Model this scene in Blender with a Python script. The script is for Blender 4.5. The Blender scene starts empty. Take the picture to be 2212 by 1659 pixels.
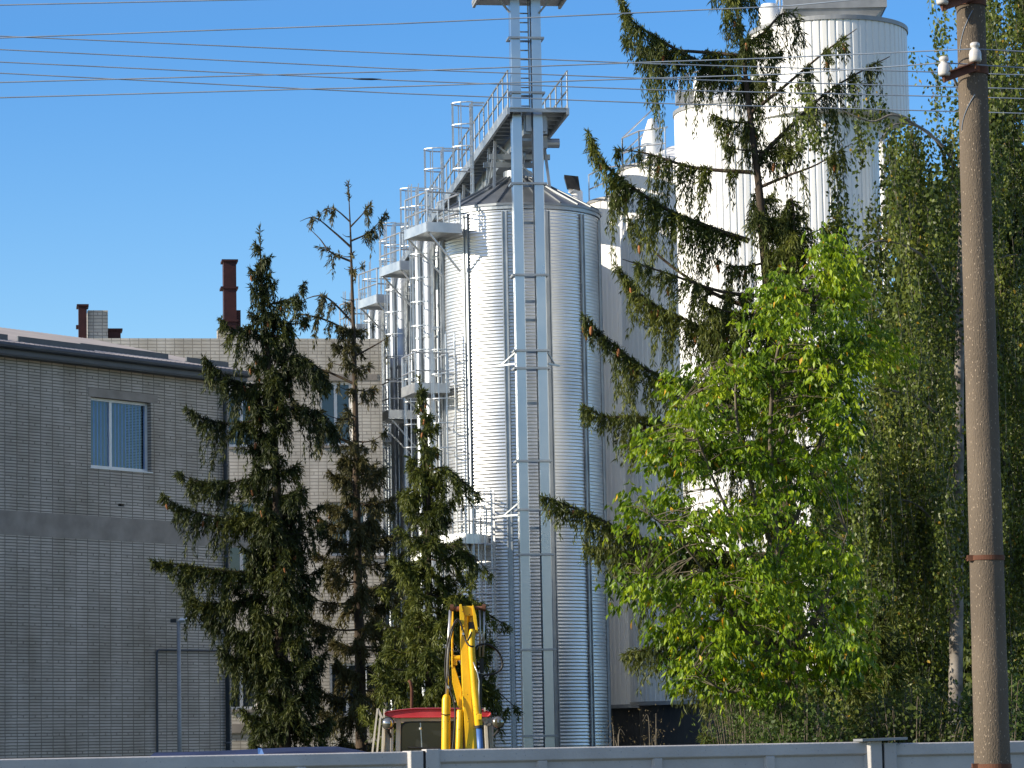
import bpy, math, random
import numpy as np
from mathutils import Vector, Matrix
R_ = math.radians
scene = bpy.context.scene
COL = scene.collection
# ------------------------------------------------------------------ camera
F, CX, CY = 7000.0, 1106.0, 829.5
EYE = Vector((0, 0, 2.2))
pitch = math.atan((1620 - CY) / F)
roll = -0.0185
fwd = Vector((0, math.cos(pitch), math.sin(pitch)))
up0 = Vector((0, -math.sin(pitch), math.cos(pitch)))
rt = Vector((1, 0, 0)) * math.cos(roll) + up0 * math.sin(roll)
upv = rt.cross(fwd)
cd = bpy.data.cameras.new('camera')
cam = bpy.data.objects.new('camera', cd)
COL.objects.link(cam)
cam.matrix_world = Matrix(((rt.x, upv.x, -fwd.x, EYE.x), (rt.y, upv.y, -fwd.y, EYE.y), (rt.z, upv.z, -fwd.z, EYE.z), (0, 0, 0, 1)))
cd.sensor_width = 36
cd.lens = 36 * F / 2212
cd.clip_end = 6000
scene.camera = cam

def ray(u, v):
    return fwd + rt * ((u - CX) / F) - upv * ((v - CY) / F)
def P(u, v, Y):
    d = ray(u, v)
    return EYE + d * (Y / d.y)
def PX(Y):
    return Y / F                      # metres per view pixel at depth Y

# ------------------------------------------------------------------ light
SUN_AZ = Vector((-0.951, -0.309))
EL = R_(21)
sd = bpy.data.lights.new('sun', 'SUN')
sd.energy = 5.0
sd.angle = R_(0.5)
sd.color = (1.0, 0.89, 0.72)
so = bpy.data.objects.new('sun', sd)
COL.objects.link(so)
sv = Vector((SUN_AZ.x * math.cos(EL), SUN_AZ.y * math.cos(EL), math.sin(EL)))
so.rotation_euler = sv.to_track_quat('Z', 'Y').to_euler()
so.location = (-30, -10, 40)
w = bpy.data.worlds.new('World')
scene.world = w
w.use_nodes = True
nt = w.node_tree
bg = nt.nodes['Background']
sky = nt.nodes.new('ShaderNodeTexSky')
sky.sky_type = 'NISHITA'
sky.sun_disc = False
sky.sun_elevation = EL
sky.sun_rotation = math.atan2(SUN_AZ.x, SUN_AZ.y)
sky.altitude = 0
sky.air_density = 1.0
sky.dust_density = 0.15
sky.ozone_density = 3.0
hs = nt.nodes.new('ShaderNodeHueSaturation')
hs.inputs['Saturation'].default_value = 1.4
hs.inputs['Hue'].default_value = 0.512
nt.links.new(sky.outputs[0], hs.inputs['Color'])
tcw = nt.nodes.new('ShaderNodeTexCoord'); spw = nt.nodes.new('ShaderNodeSeparateXYZ'); mrw = nt.nodes.new('ShaderNodeMapRange')
nt.links.new(tcw.outputs['Generated'], spw.inputs[0]); nt.links.new(spw.outputs[2], mrw.inputs['Value'])
mrw.inputs['From Min'].default_value = 0.22; mrw.inputs['From Max'].default_value = 0.5
mrw.inputs['To Min'].default_value = 1.36; mrw.inputs['To Max'].default_value = 0.72
nt.links.new(mrw.outputs[0], hs.inputs['Saturation'])
nt.links.new(hs.outputs[0], bg.inputs['Color'])
bg.inputs['Strength'].default_value = 0.137
scene.view_settings.view_transform = 'Standard'
scene.view_settings.look = 'None'
scene.view_settings.exposure = 0.5
scene.view_settings.gamma = 1.0
scene.cycles.max_bounces = 8
scene.cycles.diffuse_bounces = 3
scene.cycles.glossy_bounces = 3
scene.cycles.transparent_max_bounces = 8

# ------------------------------------------------------------------ materials
def setspec(b, v):
    if 'Specular IOR Level' in b.inputs: b.inputs['Specular IOR Level'].default_value = v
def mk(name, c1, c2=None, scale=3.0, rough=0.7, metal=0.0, bump=0.0, bscale=None, spec=0.4, stretch=(1, 1, 1), detail=6, lo=0.35, hi=0.65, spots=None):
    m = bpy.data.materials.new(name)
    m.use_nodes = True
    n, l = m.node_tree.nodes, m.node_tree.links
    b = n['Principled BSDF']
    b.inputs['Base Color'].default_value = (*c1, 1)
    b.inputs['Roughness'].default_value = rough
    b.inputs['Metallic'].default_value = metal
    setspec(b, spec)
    tc = n.new('ShaderNodeTexCoord')
    mp = n.new('ShaderNodeMapping')
    mp.inputs['Scale'].default_value = stretch
    l.new(tc.outputs['Object'], mp.inputs['Vector'])
    if c2:
        tx = n.new('ShaderNodeTexNoise')
        tx.inputs['Scale'].default_value = scale
        tx.inputs['Detail'].default_value = detail
        l.new(mp.outputs[0], tx.inputs['Vector'])
        cr = n.new('ShaderNodeValToRGB')
        cr.color_ramp.elements[0].position = lo
        cr.color_ramp.elements[1].position = hi
        cr.color_ramp.elements[0].color = (*c1, 1)
        cr.color_ramp.elements[1].color = (*c2, 1)
        l.new(tx.outputs['Fac'], cr.inputs[0])
        out = cr.outputs[0]
        if spots:
            sc_, thr, col = spots
            vo = n.new('ShaderNodeTexVoronoi')
            vo.inputs['Scale'].default_value = sc_
            l.new(mp.outputs[0], vo.inputs['Vector'])
            c3 = n.new('ShaderNodeMath'); c3.operation = 'LESS_THAN'; c3.inputs[1].default_value = thr
            l.new(vo.outputs['Distance'], c3.inputs[0])
            mx = n.new('ShaderNodeMixRGB'); mx.inputs[2].default_value = (*col, 1)
            l.new(c3.outputs[0], mx.inputs[0]); l.new(out, mx.inputs[1])
            out = mx.outputs[0]
        l.new(out, b.inputs['Base Color'])
        rr = n.new('ShaderNodeMapRange')
        rr.inputs['To Min'].default_value = max(0.03, rough - 0.08)
        rr.inputs['To Max'].default_value = min(1, rough + 0.08)
        l.new(tx.outputs['Fac'], rr.inputs['Value'])
        l.new(rr.outputs[0], b.inputs['Roughness'])
    if bump:
        bx = n.new('ShaderNodeTexNoise')
        bx.inputs['Scale'].default_value = bscale or scale * 6
        bx.inputs['Detail'].default_value = 4
        l.new(mp.outputs[0], bx.inputs['Vector'])
        bp = n.new('ShaderNodeBump')
        bp.inputs['Strength'].default_value = bump
        bp.inputs['Distance'].default_value = 0.02
        l.new(bx.outputs['Fac'], bp.inputs['Height'])
        l.new(bp.outputs[0], b.inputs['Normal'])
    return m

def brick(name, c1, c2, mortar, bw=0.255, bh=0.077, squash=0.5, freq=6, mort=0.014):
    m = bpy.data.materials.new(name)
    m.use_nodes = True
    n, l = m.node_tree.nodes, m.node_tree.links
    b = n['Principled BSDF']
    b.inputs['Roughness'].default_value = 0.85
    setspec(b, 0.25)
    tc = n.new('ShaderNodeTexCoord')
    sp = n.new('ShaderNodeSeparateXYZ'); l.new(tc.outputs['Object'], sp.inputs[0])
    sn = n.new('ShaderNodeSeparateXYZ'); l.new(tc.outputs['Normal'], sn.inputs[0])
    ab = n.new('ShaderNodeMath'); ab.operation = 'ABSOLUTE'; l.new(sn.outputs[0], ab.inputs[0])
    gt = n.new('ShaderNodeMath'); gt.operation = 'GREATER_THAN'; gt.inputs[1].default_value = 0.6; l.new(ab.outputs[0], gt.inputs[0])
    mx = n.new('ShaderNodeMix'); mx.data_type = 'FLOAT'
    l.new(gt.outputs[0], mx.inputs[0]); l.new(sp.outputs[0], mx.inputs[2]); l.new(sp.outputs[1], mx.inputs[3])
    cb = n.new('ShaderNodeCombineXYZ'); l.new(mx.outputs[0], cb.inputs[0]); l.new(sp.outputs[2], cb.inputs[1])
    # slight irregularity of the courses
    nz = n.new('ShaderNodeTexNoise'); nz.inputs['Scale'].default_value = 5.0; l.new(tc.outputs['Object'], nz.inputs['Vector'])
    va = n.new('ShaderNodeVectorMath'); va.operation = 'MULTIPLY_ADD'; va.inputs[1].default_value = (0.05, 0.018, 0)
    l.new(nz.outputs['Color'], va.inputs[0]); l.new(cb.outputs[0], va.inputs[2])
    bt = n.new('ShaderNodeTexBrick')
    bt.offset = 0.0; bt.offset_frequency = 2; bt.squash = squash; bt.squash_frequency = freq
    bt.inputs['Scale'].default_value = 1.0
    bt.inputs['Brick Width'].default_value = bw
    bt.inputs['Row Height'].default_value = bh
    bt.inputs['Mortar Size'].default_value = mort
    bt.inputs['Mortar Smooth'].default_value = 0.25
    bt.inputs['Bias'].default_value = -0.1
    bt.inputs['Color1'].default_value = (*c1, 1); bt.inputs['Color2'].default_value = (*c2, 1); bt.inputs['Mortar'].default_value = (*mortar, 1)
    l.new(va.outputs[0], bt.inputs['Vector'])
    # weathering stains
    st = n.new('ShaderNodeTexNoise'); st.inputs['Scale'].default_value = 0.9; st.inputs['Detail'].default_value = 8
    sm = n.new('ShaderNodeMapping'); sm.inputs['Scale'].default_value = (1, 1, .35); l.new(tc.outputs['Object'], sm.inputs['Vector']); l.new(sm.outputs[0], st.inputs['Vector'])
    cr = n.new('ShaderNodeValToRGB'); cr.color_ramp.elements[0].position = 0.3; cr.color_ramp.elements[1].position = 0.62
    cr.color_ramp.elements[0].color = (0.66, 0.64, 0.6, 1); cr.color_ramp.elements[1].color = (1, 1, 1, 1)
    l.new(st.outputs['Fac'], cr.inputs[0])
    mu = n.new('ShaderNodeMixRGB'); mu.blend_type = 'MULTIPLY'; mu.inputs[0].default_value = 1
    l.new(bt.outputs['Color'], mu.inputs[1]); l.new(cr.outputs[0], mu.inputs[2])
    l.new(mu.outputs[0], b.inputs['Base Color'])
    bp = n.new('ShaderNodeBump'); bp.inputs['Strength'].default_value = 0.6; bp.inputs['Distance'].default_value = 0.01; bp.invert = True
    l.new(bt.outputs['Fac'], bp.inputs['Height']); l.new(bp.outputs[0], b.inputs['Normal'])
    return m

def leafmat(name, cols, odd=None, trans=0.3, rough=0.55, nscale=1.2, var=1.5):
    """cols: list of 3 colours; random per leaf, plus clump-scale variation"""
    m = bpy.data.materials.new(name)
    m.use_nodes = True
    n, l = m.node_tree.nodes, m.node_tree.links
    b = n['Principled BSDF']; b.inputs['Roughness'].default_value = rough; setspec(b, 0.3)
    ge = n.new('ShaderNodeNewGeometry')
    tc = n.new('ShaderNodeTexCoord')
    nz = n.new('ShaderNodeTexNoise'); nz.inputs['Scale'].default_value = nscale; nz.inputs['Detail'].default_value = 3
    l.new(tc.outputs['Object'], nz.inputs['Vector'])
    ma = n.new('ShaderNodeMath'); ma.operation = 'MULTIPLY_ADD'; ma.inputs[1].default_value = 0.45
    l.new(ge.outputs['Random Per Island'], ma.inputs[0])
    m2 = n.new('ShaderNodeMath'); m2.operation = 'MULTIPLY_ADD'; m2.inputs[1].default_value = var; m2.inputs[2].default_value = .28 - var * .5
    l.new(nz.outputs['Fac'], m2.inputs[0]); l.new(m2.outputs[0], ma.inputs[2])
    cr = n.new('ShaderNodeValToRGB')
    e = cr.color_ramp.elements
    e[0].position = 0.1; e[0].color = (*cols[0], 1); e[1].position = 0.9; e[1].color = (*cols[2], 1)
    k = e.new(0.5); k.color = (*cols[1], 1)
    l.new(ma.outputs[0], cr.inputs[0])
    out = cr.outputs[0]
    if odd:
        g = n.new('ShaderNodeMath'); g.operation = 'GREATER_THAN'; g.inputs[1].default_value = 1 - odd[0]
        l.new(ge.outputs['Random Per Island'], g.inputs[0])
        x = n.new('ShaderNodeMixRGB'); x.inputs[2].default_value = (*odd[1], 1)
        l.new(g.outputs[0], x.inputs[0]); l.new(out, x.inputs[1]); out = x.outputs[0]
    l.new(out, b.inputs['Base Color'])
    if trans:
        tr = n.new('ShaderNodeBsdfTranslucent')
        hu = n.new('ShaderNodeHueSaturation'); hu.inputs['Hue'].default_value = 0.485; hu.inputs['Value'].default_value = 1.5
        l.new(out, hu.inputs['Color']); l.new(hu.outputs[0], tr.inputs['Color'])
        ms = n.new('ShaderNodeMixShader'); ms.inputs[0].default_value = trans
        l.new(b.outputs[0], ms.inputs[1]); l.new(tr.outputs[0], ms.inputs[2])
        l.new(ms.outputs[0], n['Material Output'].inputs['Surface'])
    return m

def glassmat(name, c, rough=0.03, spec=1.0):
    m = mk(name, c, rough=rough, spec=spec)
    m.node_tree.nodes['Principled BSDF'].inputs['IOR'].default_value = 1.5
    return m

M = {}
M['galv'] = mk('galvanised_steel', (0.52, 0.545, 0.57), (0.73, 0.745, 0.75), 0.8, 0.4, 0.93, 0.08, 3, stretch=(1, 1, 0.55), lo=.3, hi=.7)
M['galv_dull'] = mk('weathered_galvanised', (0.30, 0.33, 0.36), (0.42, 0.45, 0.47), 1.6, 0.5, 0.85)
M['rail_dull'] = mk('dull_zinc', (0.28, 0.31, 0.34), (0.36, 0.39, 0.42), 3, 0.5, 0.8)
M['galv_leg'] = mk('elevator_sheet', (0.47, 0.52, 0.57), (0.55, 0.60, 0.64), 0.8, 0.3, 1.0, 0.03, 8)
M['steel_rail'] = mk('bright_zinc', (0.52, 0.54, 0.56), (0.62, 0.64, 0.65), 4, 0.42, 0.85)
M['roofsteel'] = mk('silo_roof_sheet', (0.20, 0.22, 0.24), (0.28, 0.30, 0.32), 1.2, 0.5, 0.8)
M['tank'] = mk('white_cladding', (0.68, 0.67, 0.64), (0.82, 0.82, 0.80), 1.2, 0.4, 0.0, stretch=(1, 1, 0.08), lo=.28, hi=.5)
M['tankdark'] = mk('dark_plinth', (0.035, 0.037, 0.04), (0.06, 0.06, 0.06), 1.0, 0.8)
M['capgrey'] = mk('grey_trim', (0.25, 0.26, 0.27), (0.33, 0.34, 0.35), 3, 0.55, 0.3)
M['black'] = mk('black_paint', (0.015, 0.016, 0.018), (0.03, 0.03, 0.032), 6, 0.5)
M['brick'] = brick('white_silicate_brick', (0.58, 0.53, 0.475), (0.46, 0.42, 0.37), (0.20, 0.18, 0.155), bw=0.42, mort=0.015)
M['brick_far'] = brick('weathered_silicate_brick', (0.68, 0.64, 0.575), (0.58, 0.545, 0.49), (0.34, 0.315, 0.28), 0.29, 0.11)
M['concrete'] = mk('concrete_band', (0.24, 0.215, 0.19), (0.33, 0.295, 0.26), 2.0, 0.85, 0, 0.2, 40)
M['fence'] = mk('painted_fence', (0.43, 0.415, 0.405), (0.53, 0.515, 0.50), 2.2, 0.8, 0, 0.25, 30, spots=(22, 0.13, (0.34, 0.34, 0.35)))
M['crack'] = mk('dark_joint', (0.02, 0.02, 0.022), (0.05, 0.05, 0.05), 8, 0.9)
M['pole'] = mk('aged_concrete', (0.074, 0.057, 0.041), (0.168, 0.133, 0.098), 2.4, 0.9, 0, 0.5, 110, stretch=(1, 1, 0.35), lo=.28, hi=.72, spots=(62, 0.15, (0.42, 0.33, 0.24)))
M['rust'] = mk('rusty_steel', (0.09, 0.035, 0.02), (0.16, 0.07, 0.04), 9, 0.85, 0.2)
M['rustarm'] = mk('rusty_crossarm', (0.12, 0.05, 0.035), (0.22, 0.10, 0.07), 9, 0.8, 0.2)
M['porcelain'] = mk('porcelain', (0.50, 0.48, 0.45), (0.62, 0.60, 0.57), 8, 0.25, 0, spec=0.6)
M['wire'] = mk('wire_aluminium', (0.22, 0.27, 0.34), (0.30, 0.35, 0.42), 3, 0.5, 0.3)
M['roof'] = mk('profiled_roof', (0.34, 0.31, 0.30), (0.42, 0.385, 0.37), 1.0, 0.7, 0.1)
M['gutter'] = mk('blue_grey_metal', (0.045, 0.055, 0.07), (0.065, 0.078, 0.095), 2, 0.5, 0.2)
M['redsteel'] = mk('dark_red_flue', (0.032, 0.009, 0.010), (0.055, 0.016, 0.016), 3, 0.6, 0.2)
M['frame'] = mk('white_plastic', (0.72, 0.72, 0.72), (0.78, 0.78, 0.78), 5, 0.35)
M['glass'] = glassmat('window_glass', (0.02, 0.035, 0.06))
M['blind'] = mk('sky_tinted_blind', (0.05, 0.13, 0.40), (0.085, 0.19, 0.48), 2, 0.8)  # blue of the sky reflected in the pane, put into the slat colour
M['yellow'] = mk('yellow_paint', (0.74, 0.43, 0.006), (0.82, 0.50, 0.012), 5, 0.38, 0, 0.08, 30, spots=(14, 0.10, (0.20, 0.10, 0.02)))
M['red'] = mk('faded_red_paint', (0.42, 0.025, 0.035), (0.50, 0.07, 0.08), 3, 0.5)
M['beige'] = mk('cream_paint', (0.55, 0.50, 0.42), (0.64, 0.59, 0.50), 4, 0.5)
M['hose'] = mk('rubber_hose', (0.012, 0.012, 0.012), (0.022, 0.021, 0.02), 8, 0.45)
M['chrome'] = mk('chrome_rod', (0.52, 0.51, 0.50), (0.6, 0.59, 0.57), 8, 0.32, 0.8)
M['bluerod'] = mk('blue_paint', (0.05, 0.13, 0.36), (0.09, 0.20, 0.46), 6, 0.4)
M['cabglass'] = mk('cab_glass', (0.010, 0.012, 0.014), (0.022, 0.024, 0.026), 2.5, 0.08, 0, spec=0.5)
M['lens'] = mk('lamp_lens', (0.30, 0.29, 0.25), (0.45, 0.44, 0.40), 6, 0.08, 0.85)
M['tarp'] = mk('blue_tarp', (0.010, 0.018, 0.06), (0.018, 0.03, 0.10), 2, 0.6)
M['ground'] = mk('ground_soil', (0.045, 0.055, 0.025), (0.09, 0.085, 0.055), 0.3, 0.95, 0, 0.4, 6)
M['asphalt'] = mk('asphalt', (0.045, 0.045, 0.047), (0.065, 0.064, 0.062), 1.2, 0.9, 0, 0.3, 60)
M['bark'] = mk('spruce_bark', (0.045, 0.033, 0.024), (0.085, 0.062, 0.043), 7, 0.95, 0, 0.6, 30, stretch=(1, 1, 0.3))
M['bark2'] = mk('maple_bark', (0.09, 0.075, 0.052), (0.15, 0.125, 0.09), 7, 0.95, 0, 0.5, 30, stretch=(1, 1, 0.3))
M['birchbark'] = mk('birch_bark', (0.10, 0.085, 0.07), (0.30, 0.27, 0.24), 5, 0.85)
def panemat(name, f=0.4):
    m = bpy.data.materials.new(name); m.use_nodes = True
    n, l = m.node_tree.nodes, m.node_tree.links
    t = n.new('ShaderNodeBsdfTransparent'); t.inputs[0].default_value = (.75, .85, .95, 1)
    g = n.new('ShaderNodeBsdfGlossy'); g.inputs['Roughness'].default_value = 0.02
    x = n.new('ShaderNodeMixShader'); x.inputs[0].default_value = f
    l.new(t.outputs[0], x.inputs[1]); l.new(g.outputs[0], x.inputs[2]); l.new(x.outputs[0], n['Material Output'].inputs['Surface'])
    return m
M['pane'] = panemat('clear_pane', .05)
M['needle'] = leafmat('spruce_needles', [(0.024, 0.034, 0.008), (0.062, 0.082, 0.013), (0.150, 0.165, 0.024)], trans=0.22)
M['needle_shaded'] = leafmat('shaded_spruce_needles', [(0.012, 0.019, 0.006), (0.032, 0.045, 0.009), (0.095, 0.105, 0.017)], trans=0.18)  # shade on the left spruce's lower boughs, put into its whole needle colour
M['needle_brown'] = leafmat('spruce_needles_sparse', [(0.035, 0.040, 0.015), (0.080, 0.078, 0.024), (0.125, 0.100, 0.036)], trans=0.2)
M['cone'] = mk('spruce_cone', (0.24, 0.085, 0.028), (0.34, 0.14, 0.05), 20, 0.8)
M['maple'] = leafmat('maple_leaves', [(0.036, 0.078, 0.004), (0.125, 0.215, 0.006), (0.280, 0.370, 0.014)], odd=(0.014, (0.55, 0.32, 0.02)), trans=0.3, rough=0.42, nscale=1.6, var=2.4)
M['birch'] = leafmat('birch_leaves', [(0.024, 0.044, 0.008), (0.080, 0.112, 0.018), (0.220, 0.255, 0.042)], odd=(0.012, (0.40, 0.26, 0.03)), trans=0.28, rough=0.4, nscale=0.9)
M['darkleaf'] = leafmat('background_leaves', [(0.024, 0.040, 0.009), (0.055, 0.080, 0.014), (0.120, 0.145, 0.022)], trans=0.25)
M['bush'] = leafmat('bush_leaves', [(0.032, 0.060, 0.014), (0.065, 0.105, 0.020), (0.12, 0.17, 0.03)], trans=0.3)
M['weed'] = leafmat('dry_weed', [(0.07, 0.055, 0.025), (0.12, 0.09, 0.04), (0.18, 0.14, 0.06)], trans=0.2)

# ------------------------------------------------------------------ mesh building
class MB:
    def __init__(s): s.v = []; s.f = []
    def add(s, vs, fs):
        o = len(s.v); s.v += [tuple(x) for x in vs]; s.f += [tuple(i + o for i in f) for f in fs]; return s
    def box(s, c, size, ax=None):
        c = Vector(c); hx, hy, hz = size[0] / 2, size[1] / 2, size[2] / 2
        X, Y, Z = ax if ax else (Vector((1, 0, 0)), Vector((0, 1, 0)), Vector((0, 0, 1)))
        vs = [c + X * (a * hx) + Y * (b * hy) + Z * (d * hz) for d in (-1, 1) for b in (-1, 1) for a in (-1, 1)]
        return s.add(vs, [(0, 2, 3, 1), (4, 5, 7, 6), (0, 1, 5, 4), (2, 6, 7, 3), (0, 4, 6, 2), (1, 3, 7, 5)])
    def b2(s, x0, x1, y0, y1, z0, z1):
        return s.box(((x0 + x1) / 2, (y0 + y1) / 2, (z0 + z1) / 2), (abs(x1 - x0), abs(y1 - y0), abs(z1 - z0)))
    def bar(s, p, q, w, h=None, upd=(0, 0, 1)):
        p, q = Vector(p), Vector(q); h = h or w
        d = q - p; L = d.length
        if L < 1e-6: return s
        d.normalize(); u = Vector(upd)
        if abs(d.dot(u)) > 0.98: u = Vector((0, 1, 0))
        x = d.cross(u).normalized(); y = x.cross(d)
        return s.box((p + q) / 2, (w, L, h), (x, d, y))
    def tube(s, pts, r, n=8, cap=True):
        pts = [Vector(p) for p in pts]
        rs = r if isinstance(r, (list, tuple)) else [r] * len(pts)
        rings = []; ref = None
        for i, p in enumerate(pts):
            a = pts[max(0, i - 1)]; b = pts[min(len(pts) - 1, i + 1)]
            d = (b - a)
            d = d.normalized() if d.length > 1e-9 else Vector((0, 0, 1))
            if ref is None:
                ref = Vector((1, 0, 0)) if abs(d.x) < 0.8 else Vector((0, 1, 0))
            x = (ref - d * ref.dot(d)).normalized(); ref = x; y = d.cross(x)
            rings.append([p + x * (rs[i] * math.cos(2 * math.pi * k / n)) + y * (rs[i] * math.sin(2 * math.pi * k / n)) for k in range(n)])
        vs = [v for g in rings for v in g]; fs = []
        for i in range(len(pts) - 1):
            for k in range(n):
                fs.append((i * n + k, i * n + (k + 1) % n, (i + 1) * n + (k + 1) % n, (i + 1) * n + k))
        if cap:
            fs.append(tuple(range(n))[::-1]); fs.append(tuple((len(pts) - 1) * n + k for k in range(n)))
        return s.add(vs, fs)
    def lathe(s, prof, n=32, c=(0, 0), rf=None, cap=True):
        vs = []; fs = []
        for (r, z) in prof:
            for k in range(n):
                a = 2 * math.pi * k / n
                rr = r + (rf(k) if rf else 0)
                vs.append((c[0] + rr * math.sin(a), c[1] - rr * math.cos(a), z))
        for i in range(len(prof) - 1):
            for k in range(n):
                fs.append((i * n + k, i * n + (k + 1) % n, (i + 1) * n + (k + 1) % n, (i + 1) * n + k))
        if cap:
            fs.append(tuple(range(n))[::-1]); fs.append(tuple((len(prof) - 1) * n + k for k in range(n)))
        return s.add(vs, fs)
    def prism(s, poly, ax, depth):
        """poly: world points (planar), extruded by vector"""
        n = len(poly); d = Vector(ax) * depth
        vs = [Vector(p) for p in poly] + [Vector(p) + d for p in poly]
        fs = [tuple(range(n)), tuple(range(n, 2 * n))[::-1]] + [(i, (i + 1) % n, n + (i + 1) % n, n + i)[::-1] for i in range(n)]
        return s.add(vs, fs)
    def mesh(s, name, smooth=False):
        me = bpy.data.meshes.new(name)
        me.from_pydata(s.v, [], s.f)
        import bmesh
        if len(s.f) < 20000:
            b = bmesh.new(); b.from_mesh(me); bmesh.ops.recalc_face_normals(b, faces=b.faces); b.to_mesh(me); b.free()
        if smooth: me.polygons.foreach_set('use_smooth', [True] * len(me.polygons))
        me.update()
        return me
    def build(s, name, mat, parent=None, smooth=False, bevel=0, angle=False):
        me = s.mesh(name, smooth)
        me.materials.append(M[mat] if isinstance(mat, str) else mat)
        o = bpy.data.objects.new(name, me)
        COL.objects.link(o)
        if parent: o.parent = parent
        if smooth and angle:
            try: me.set_sharp_from_angle(angle=R_(35))
            except Exception: pass
        if bevel:
            bv = o.modifiers.new('bevel', 'BEVEL'); bv.width = bevel; bv.segments = 2; bv.limit_method = 'ANGLE'
        return o

def thing(name, label, cat, loc=(0, 0, 0), rz=0, group=None):
    o = bpy.data.objects.new(name, None)
    COL.objects.link(o)
    o.location = loc; o.rotation_euler = (0, 0, rz); o.empty_display_size = 0.3
    o['label'] = label; o['category'] = cat
    if group: o['group'] = group
    return o
def tag(o, label, cat, group=None):
    o['label'] = label; o['category'] = cat
    if group: o['group'] = group
    return o
def copy_tree(o, parent=None):
    c = o.copy(); COL.objects.link(c)
    if parent: c.parent = parent
    for ch in list(o.children): copy_tree(ch, c)
    return c

# ------------------------------------------------------------------ ground
g = MB(); g.add([(-2500, 21, 0), (2500, 21, 0), (2500, 5000, 0), (-2500, 5000, 0)], [(0, 1, 2, 3)])
o = g.build('ground', 'ground'); o['kind'] = 'structure'
g = MB(); g.add([(-2500, -300, 0), (2500, -300, 0), (2500, 21, 0), (-2500, 21, 0)], [(0, 1, 2, 3)])
o = g.build('road', 'asphalt'); o['kind'] = 'structure'

# ------------------------------------------------------------------ concrete fence
fa = R_(18.5)
fc = P(1106, 1617, 28)
fence = thing('concrete_fence', 'pale painted concrete panel fence with ribbed panels across the foreground', 'fence', (fc.x, fc.y, 0), fa)
ZT = fc.z
fdir = Vector((math.cos(fa), math.sin(fa), 0)); fnor = Vector((-math.sin(fa), math.cos(fa), 0))
def onplane(u, v, p0, nor):
    d = ray(u, v); t = (Vector(p0) - EYE).dot(nor) / d.dot(nor)
    return EYE + d * t
def fx(u, v=1630):
    return (onplane(u, v, (fc.x, fc.y, 0), fnor) - Vector((fc.x, fc.y, 0))).dot(fdir)
ja, jb = fx(915), fx(1905)
pitchp = jb - ja
for k in range(-3, 5):
    x0 = ja + k * pitchp; x1 = x0 + pitchp
    sag = [0, .012, -.008, 0.004, -.014, .01, 0, .006][k + 3]
    m = MB()
    a, b = x0 + 0.012, x1 - 0.012
    zt = ZT + sag
    pw = 0.15
    m.b2(a, b, 0.035, 0.09, 0, zt - 0.01)                    # recessed sheet
    # top rail with bevelled lower edge
    def barx(xa, xb, za, zb, zc):
        # trapezoid section: front face zb..za , slanted to back at zc
        vs = []
        for x in (xa, xb):
            vs += [(x, 0.1, za), (x, 0, za - 0.006), (x, 0, zb), (x, 0.036, zc), (x, 0.1, zc)]
        m.add(vs, [(0, 1, 2, 3, 4), (9, 8, 7, 6, 5)] + [(i, (i + 1) % 5 , 5 + (i + 1) % 5, 5 + i)[::-1] for i in range(5)])
    barx(a, b, zt, zt - 0.105, zt - 0.125)
    for hz in (1.45, 0.72, 0.1):
        m.b2(a + .003, b - .003, 0.002, 0.1, hz - 0.05, hz + 0.05)
    nr = 4
    for j in range(1, nr):
        xx = a + (b - a) * j / nr
        vs = []
        for z in (0.02, zt - 0.112):
            vs += [(xx - 0.055, 0.036, z), (xx - 0.038, 0.003, z), (xx + 0.038, 0.003, z), (xx + 0.055, 0.036, z)]
        m.add(vs, [(0, 1, 2, 3), (7, 6, 5, 4), (0, 4, 5, 1), (1, 5, 6, 2), (2, 6, 7, 3), (3, 7, 4, 0)])
    for s_, e_ in ((a, 1), (b, -1)):                          # pilaster half at each end
        vs = []
        for z in (0.0, zt + 0.004):
            vs += [(s_, 0.1, z), (s_, -0.035, z), (s_ + e_ * pw * 0.75, -0.035, z), (s_ + e_ * pw, 0.03, z), (s_ + e_ * pw, 0.1, z)]
        m.add(vs, [(0, 1, 2, 3, 4), (9, 8, 7, 6, 5)] + [(i, (i + 1) % 5, 5 + (i + 1) % 5, 5 + i) for i in range(5)])
    m.build('panel', 'fence', fence, bevel=0.006)
    jm = MB(); jm.b2(x0 - 0.0115, x0 + 0.0115, -0.02, 0.09, 0, zt - 0.01); jm.build('joint', 'crack', fence)
cp = MB(); cp.box((jb - .01, 0.0, ZT + 0.022), (0.44, 0.2, 0.022), (Vector((1, 0, 0.02)).normalized(), Vector((0, 1, 0)), Vector((-0.02, 0, 1)).normalized()))
cp.build('cap_plate', 'capgrey', fence)

# ------------------------------------------------------------------ utility pole, wires
YP = 24.0
pb, ptp = P(2143.5, 1640, YP), P(2097, 20, YP)
ax = (ptp - pb).normalized()
ground_pt = pb + ax * ((0 - pb.z) / ax.z)
top_pt = ptp + ax * 1.5
up = thing('utility_pole', 'round brown weathered concrete utility pole with rusty clamps standing before the fence', 'pole', (ground_pt.x, ground_pt.y, 0))
L0 = ground_pt.copy(); L0.z = 0
def loc(p): return Vector(p) - L0
rb = 38.5 * PX(YP); rtp = 31.5 * PX(YP)
def prad(z):
    t = (z - pb.z) / (ptp.z - pb.z)
    return rb + (rtp - rb) * t
m = MB(); pts = []; rs = []
for i in range(41):
    p = ground_pt + (top_pt - ground_pt) * (i / 40); pts.append(loc(p)); rs.append(prad(p.z) + 0.0012 * math.sin(i * 2.3))
m.tube(pts, rs, 48); m.build('shaft', 'pole', up, smooth=True, angle=True)
def axpt(v):                                   # axis point at a picture height
    t = (v - 1640) / (20 - 1640); return pb + (ptp - pb) * t
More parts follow.
